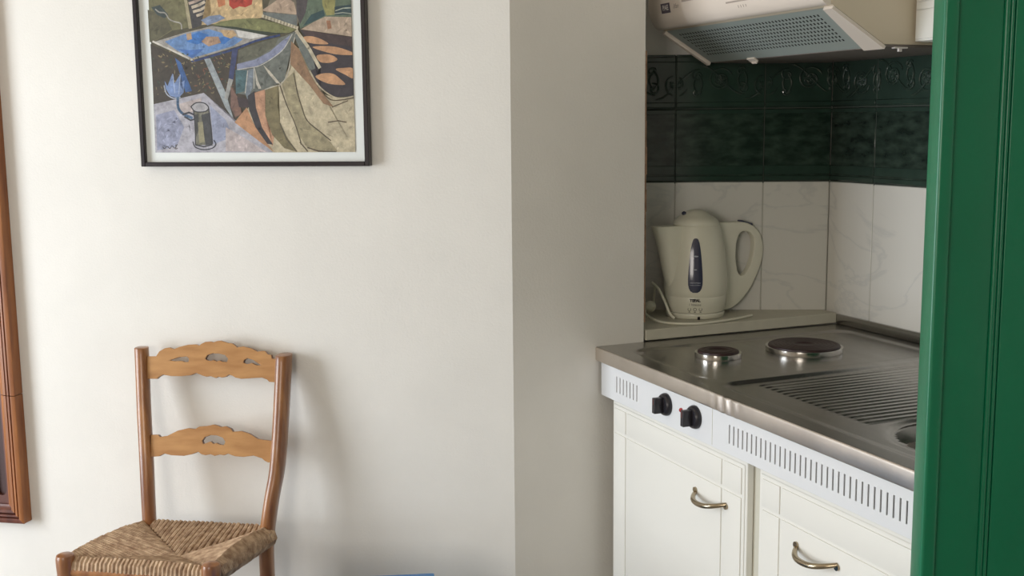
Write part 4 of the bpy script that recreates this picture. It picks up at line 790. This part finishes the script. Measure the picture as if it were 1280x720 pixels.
# front legs
def fleg(c):
    g = bmesh.new(); prof = [(0.0, 0.0), (0.014, 0.0), (0.0145, 0.01), (0.016, 0.15), (0.018, 0.30), (0.0195, 0.40), (0.0215, 0.435), (0.0218, 0.452), (0.0195, 0.459), (0.014, 0.462), (0.0, 0.463)]
    lathe(g, prof, (c.x, c.y, 0), 28); return g
FLp = Vector((-1.037, 2.528, 0)); FRp = Vector((-0.684, 2.463, 0))
cm('front_leg', fleg(FLp), POSTW); cm('front_leg', fleg(FRp), POSTW)
# seat rails and stretchers
for a, b, zz_, rr in ((FLp, FRp, 0.420, 0.012), (FLp, Vector((-0.923, 2.782, 0)), 0.420, 0.012), (FRp, Vector((-0.616, 2.722, 0)), 0.420, 0.012), (Vector((-0.923, 2.782, 0)), Vector((-0.616, 2.722, 0)), 0.420, 0.012)):
    bm = bmesh.new(); tube(bm, [(a.x, a.y, zz_), (b.x, b.y, zz_)], rr, 12); cm('seat_rail', bm, POSTW)
for a, b, zz_ in ((FLp, FRp, 0.28), (FLp, FRp, 0.17), (FLp, Vector((-0.926, 2.789, 0)), 0.24), (FLp, Vector((-0.926, 2.791, 0)), 0.14), (FRp, Vector((-0.617, 2.729, 0)), 0.24), (FRp, Vector((-0.617, 2.733, 0)), 0.14), (Vector((-0.926, 2.790, 0)), Vector((-0.617, 2.730, 0)), 0.20)):
    bm = bmesh.new(); m_ = (a+b)/2; tube(bm, [(a.x, a.y, zz_), (m_.x, m_.y, zz_), (b.x, b.y, zz_)], [0.008, 0.0115, 0.008], 12); cm('stretcher', bm, POSTW)
# woven rush seat: four triangles of cords meeting in the middle
Mc = Vector((-0.795, 2.590, ZS-0.012))
def weave(P, Q, n_, r_, bulge, z_lift, name):
    bm = bmesh.new()
    outn = Vector((Q.y-P.y, -(Q.x-P.x), 0)).normalized()
    if outn.dot((P+Q)/2-Mc) < 0: outn = -outn
    for i in range(n_):
        t = (i+0.5)/n_
        E_ = P.lerp(Q, t)
        En = (P.lerp(Mc, 2*t) if t < 0.5 else Q.lerp(Mc, 2*(1-t)))
        j = [random.uniform(-1, 1) for _ in range(4)]
        dz = 0.0012*j[0]; lift = z_lift*math.sin(PI*t)**0.5
        pts = [E_ + Vector((0, 0, -0.036)) - outn*0.004, E_ + outn*(bulge*0.7) + Vector((0, 0, -0.026)), E_ + outn*bulge + Vector((0, 0, -0.012)), E_ + outn*bulge*0.75 + Vector((0, 0, 0.000+lift*0.6+dz)), E_ + Vector((0, 0, 0.0065+lift+dz))]
        L_ = (En-E_).length
        for q in (0.25, 0.5, 0.75, 1.0):
            p = E_.lerp(En, q); zz_ = 0.0065*(1-q)+lift*(1-q)*(1-0.2*q)+0.001*j[1]; p = Vector((p.x, p.y, p.z+zz_))
            if q == 1.0: p.z -= 0.003
            pts.append(p)
        if L_ < 0.012: pts = pts[:5]+[pts[-1]]
        rr = [r_*(1+0.12*random.uniform(-1, 1)) for _ in pts]
        tube(bm, pts, rr, 7)
    return cm(name, bm, RUSH)
weave(BL, BR, 27, 0.0062, 0.012, 0.004, 'rush_section')
weave(FRc, FLc, 34, 0.0058, 0.014, 0.004, 'rush_section')
weave(BR+Vector((0.004, -0.012, 0)), FRc+Vector((0.004, 0.012, 0)), 40, 0.0042, 0.022, 0.017, 'rush_section')
weave(FLc+Vector((-0.004, 0.012, 0)), BL+Vector((-0.004, -0.006, 0)), 42, 0.0042, 0.018, 0.013, 'rush_section')
bm = bmesh.new()
tv = [bm.verts.new(p+Vector((0, 0, -0.002))) for p in (BL, BR, FRc, FLc)]; bv = [bm.verts.new(p+Vector((0, 0, -0.03))) for p in (BL, BR, FRc, FLc)]; mc = bm.verts.new(Mc+Vector((0, 0, -0.004))); mb = bm.verts.new(Mc+Vector((0, 0, -0.02)))
for i in range(4):
    j = (i+1) % 4; bm.faces.new((tv[i], tv[j], mc)); bm.faces.new((bv[j], bv[i], mb)); bm.faces.new((tv[j], tv[i], bv[i], bv[j]))
cm('seat_stuffing', bm, RUSHC, False)

# ---------------------------------------------------------------- blue box below the picture's lower edge
Rb = Matrix.Translation(Vector((-0.181, 2.452, 0))) @ Matrix.Rotation(math.radians(5), 4, 'Z')
FR['X'] = Rb
bx = empty('storage_box', 'X', (-0.21, -0.15, 0), 'blue plastic box standing below the wall, only its rim showing', 'storage box')
bm = bmesh.new()
o_, i_ = (-0.40, -0.28, -0.01, -0.01), (-0.394, -0.274, -0.016, -0.016)
box(bm, (-0.40, -0.28, 0), (-0.01, -0.01, 0.006))
box(bm, (-0.40, -0.28, 0.006), (-0.394, -0.01, 0.42)); box(bm, (-0.016, -0.28, 0.006), (-0.01, -0.01, 0.42)); box(bm, (-0.394, -0.28, 0.006), (-0.016, -0.274, 0.42)); box(bm, (-0.394, -0.016, 0.006), (-0.016, -0.01, 0.42))
mesh('body', bm, BLUE, 'X', bx, (-0.21, -0.15, 0), False)
bm = bmesh.new(); box(bm, (-0.41, -0.29, 0.42), (0.0, 0.0, 0.438), 0.004); mesh('lid', bm, BLUE, 'X', bx, (-0.21, -0.15, 0))
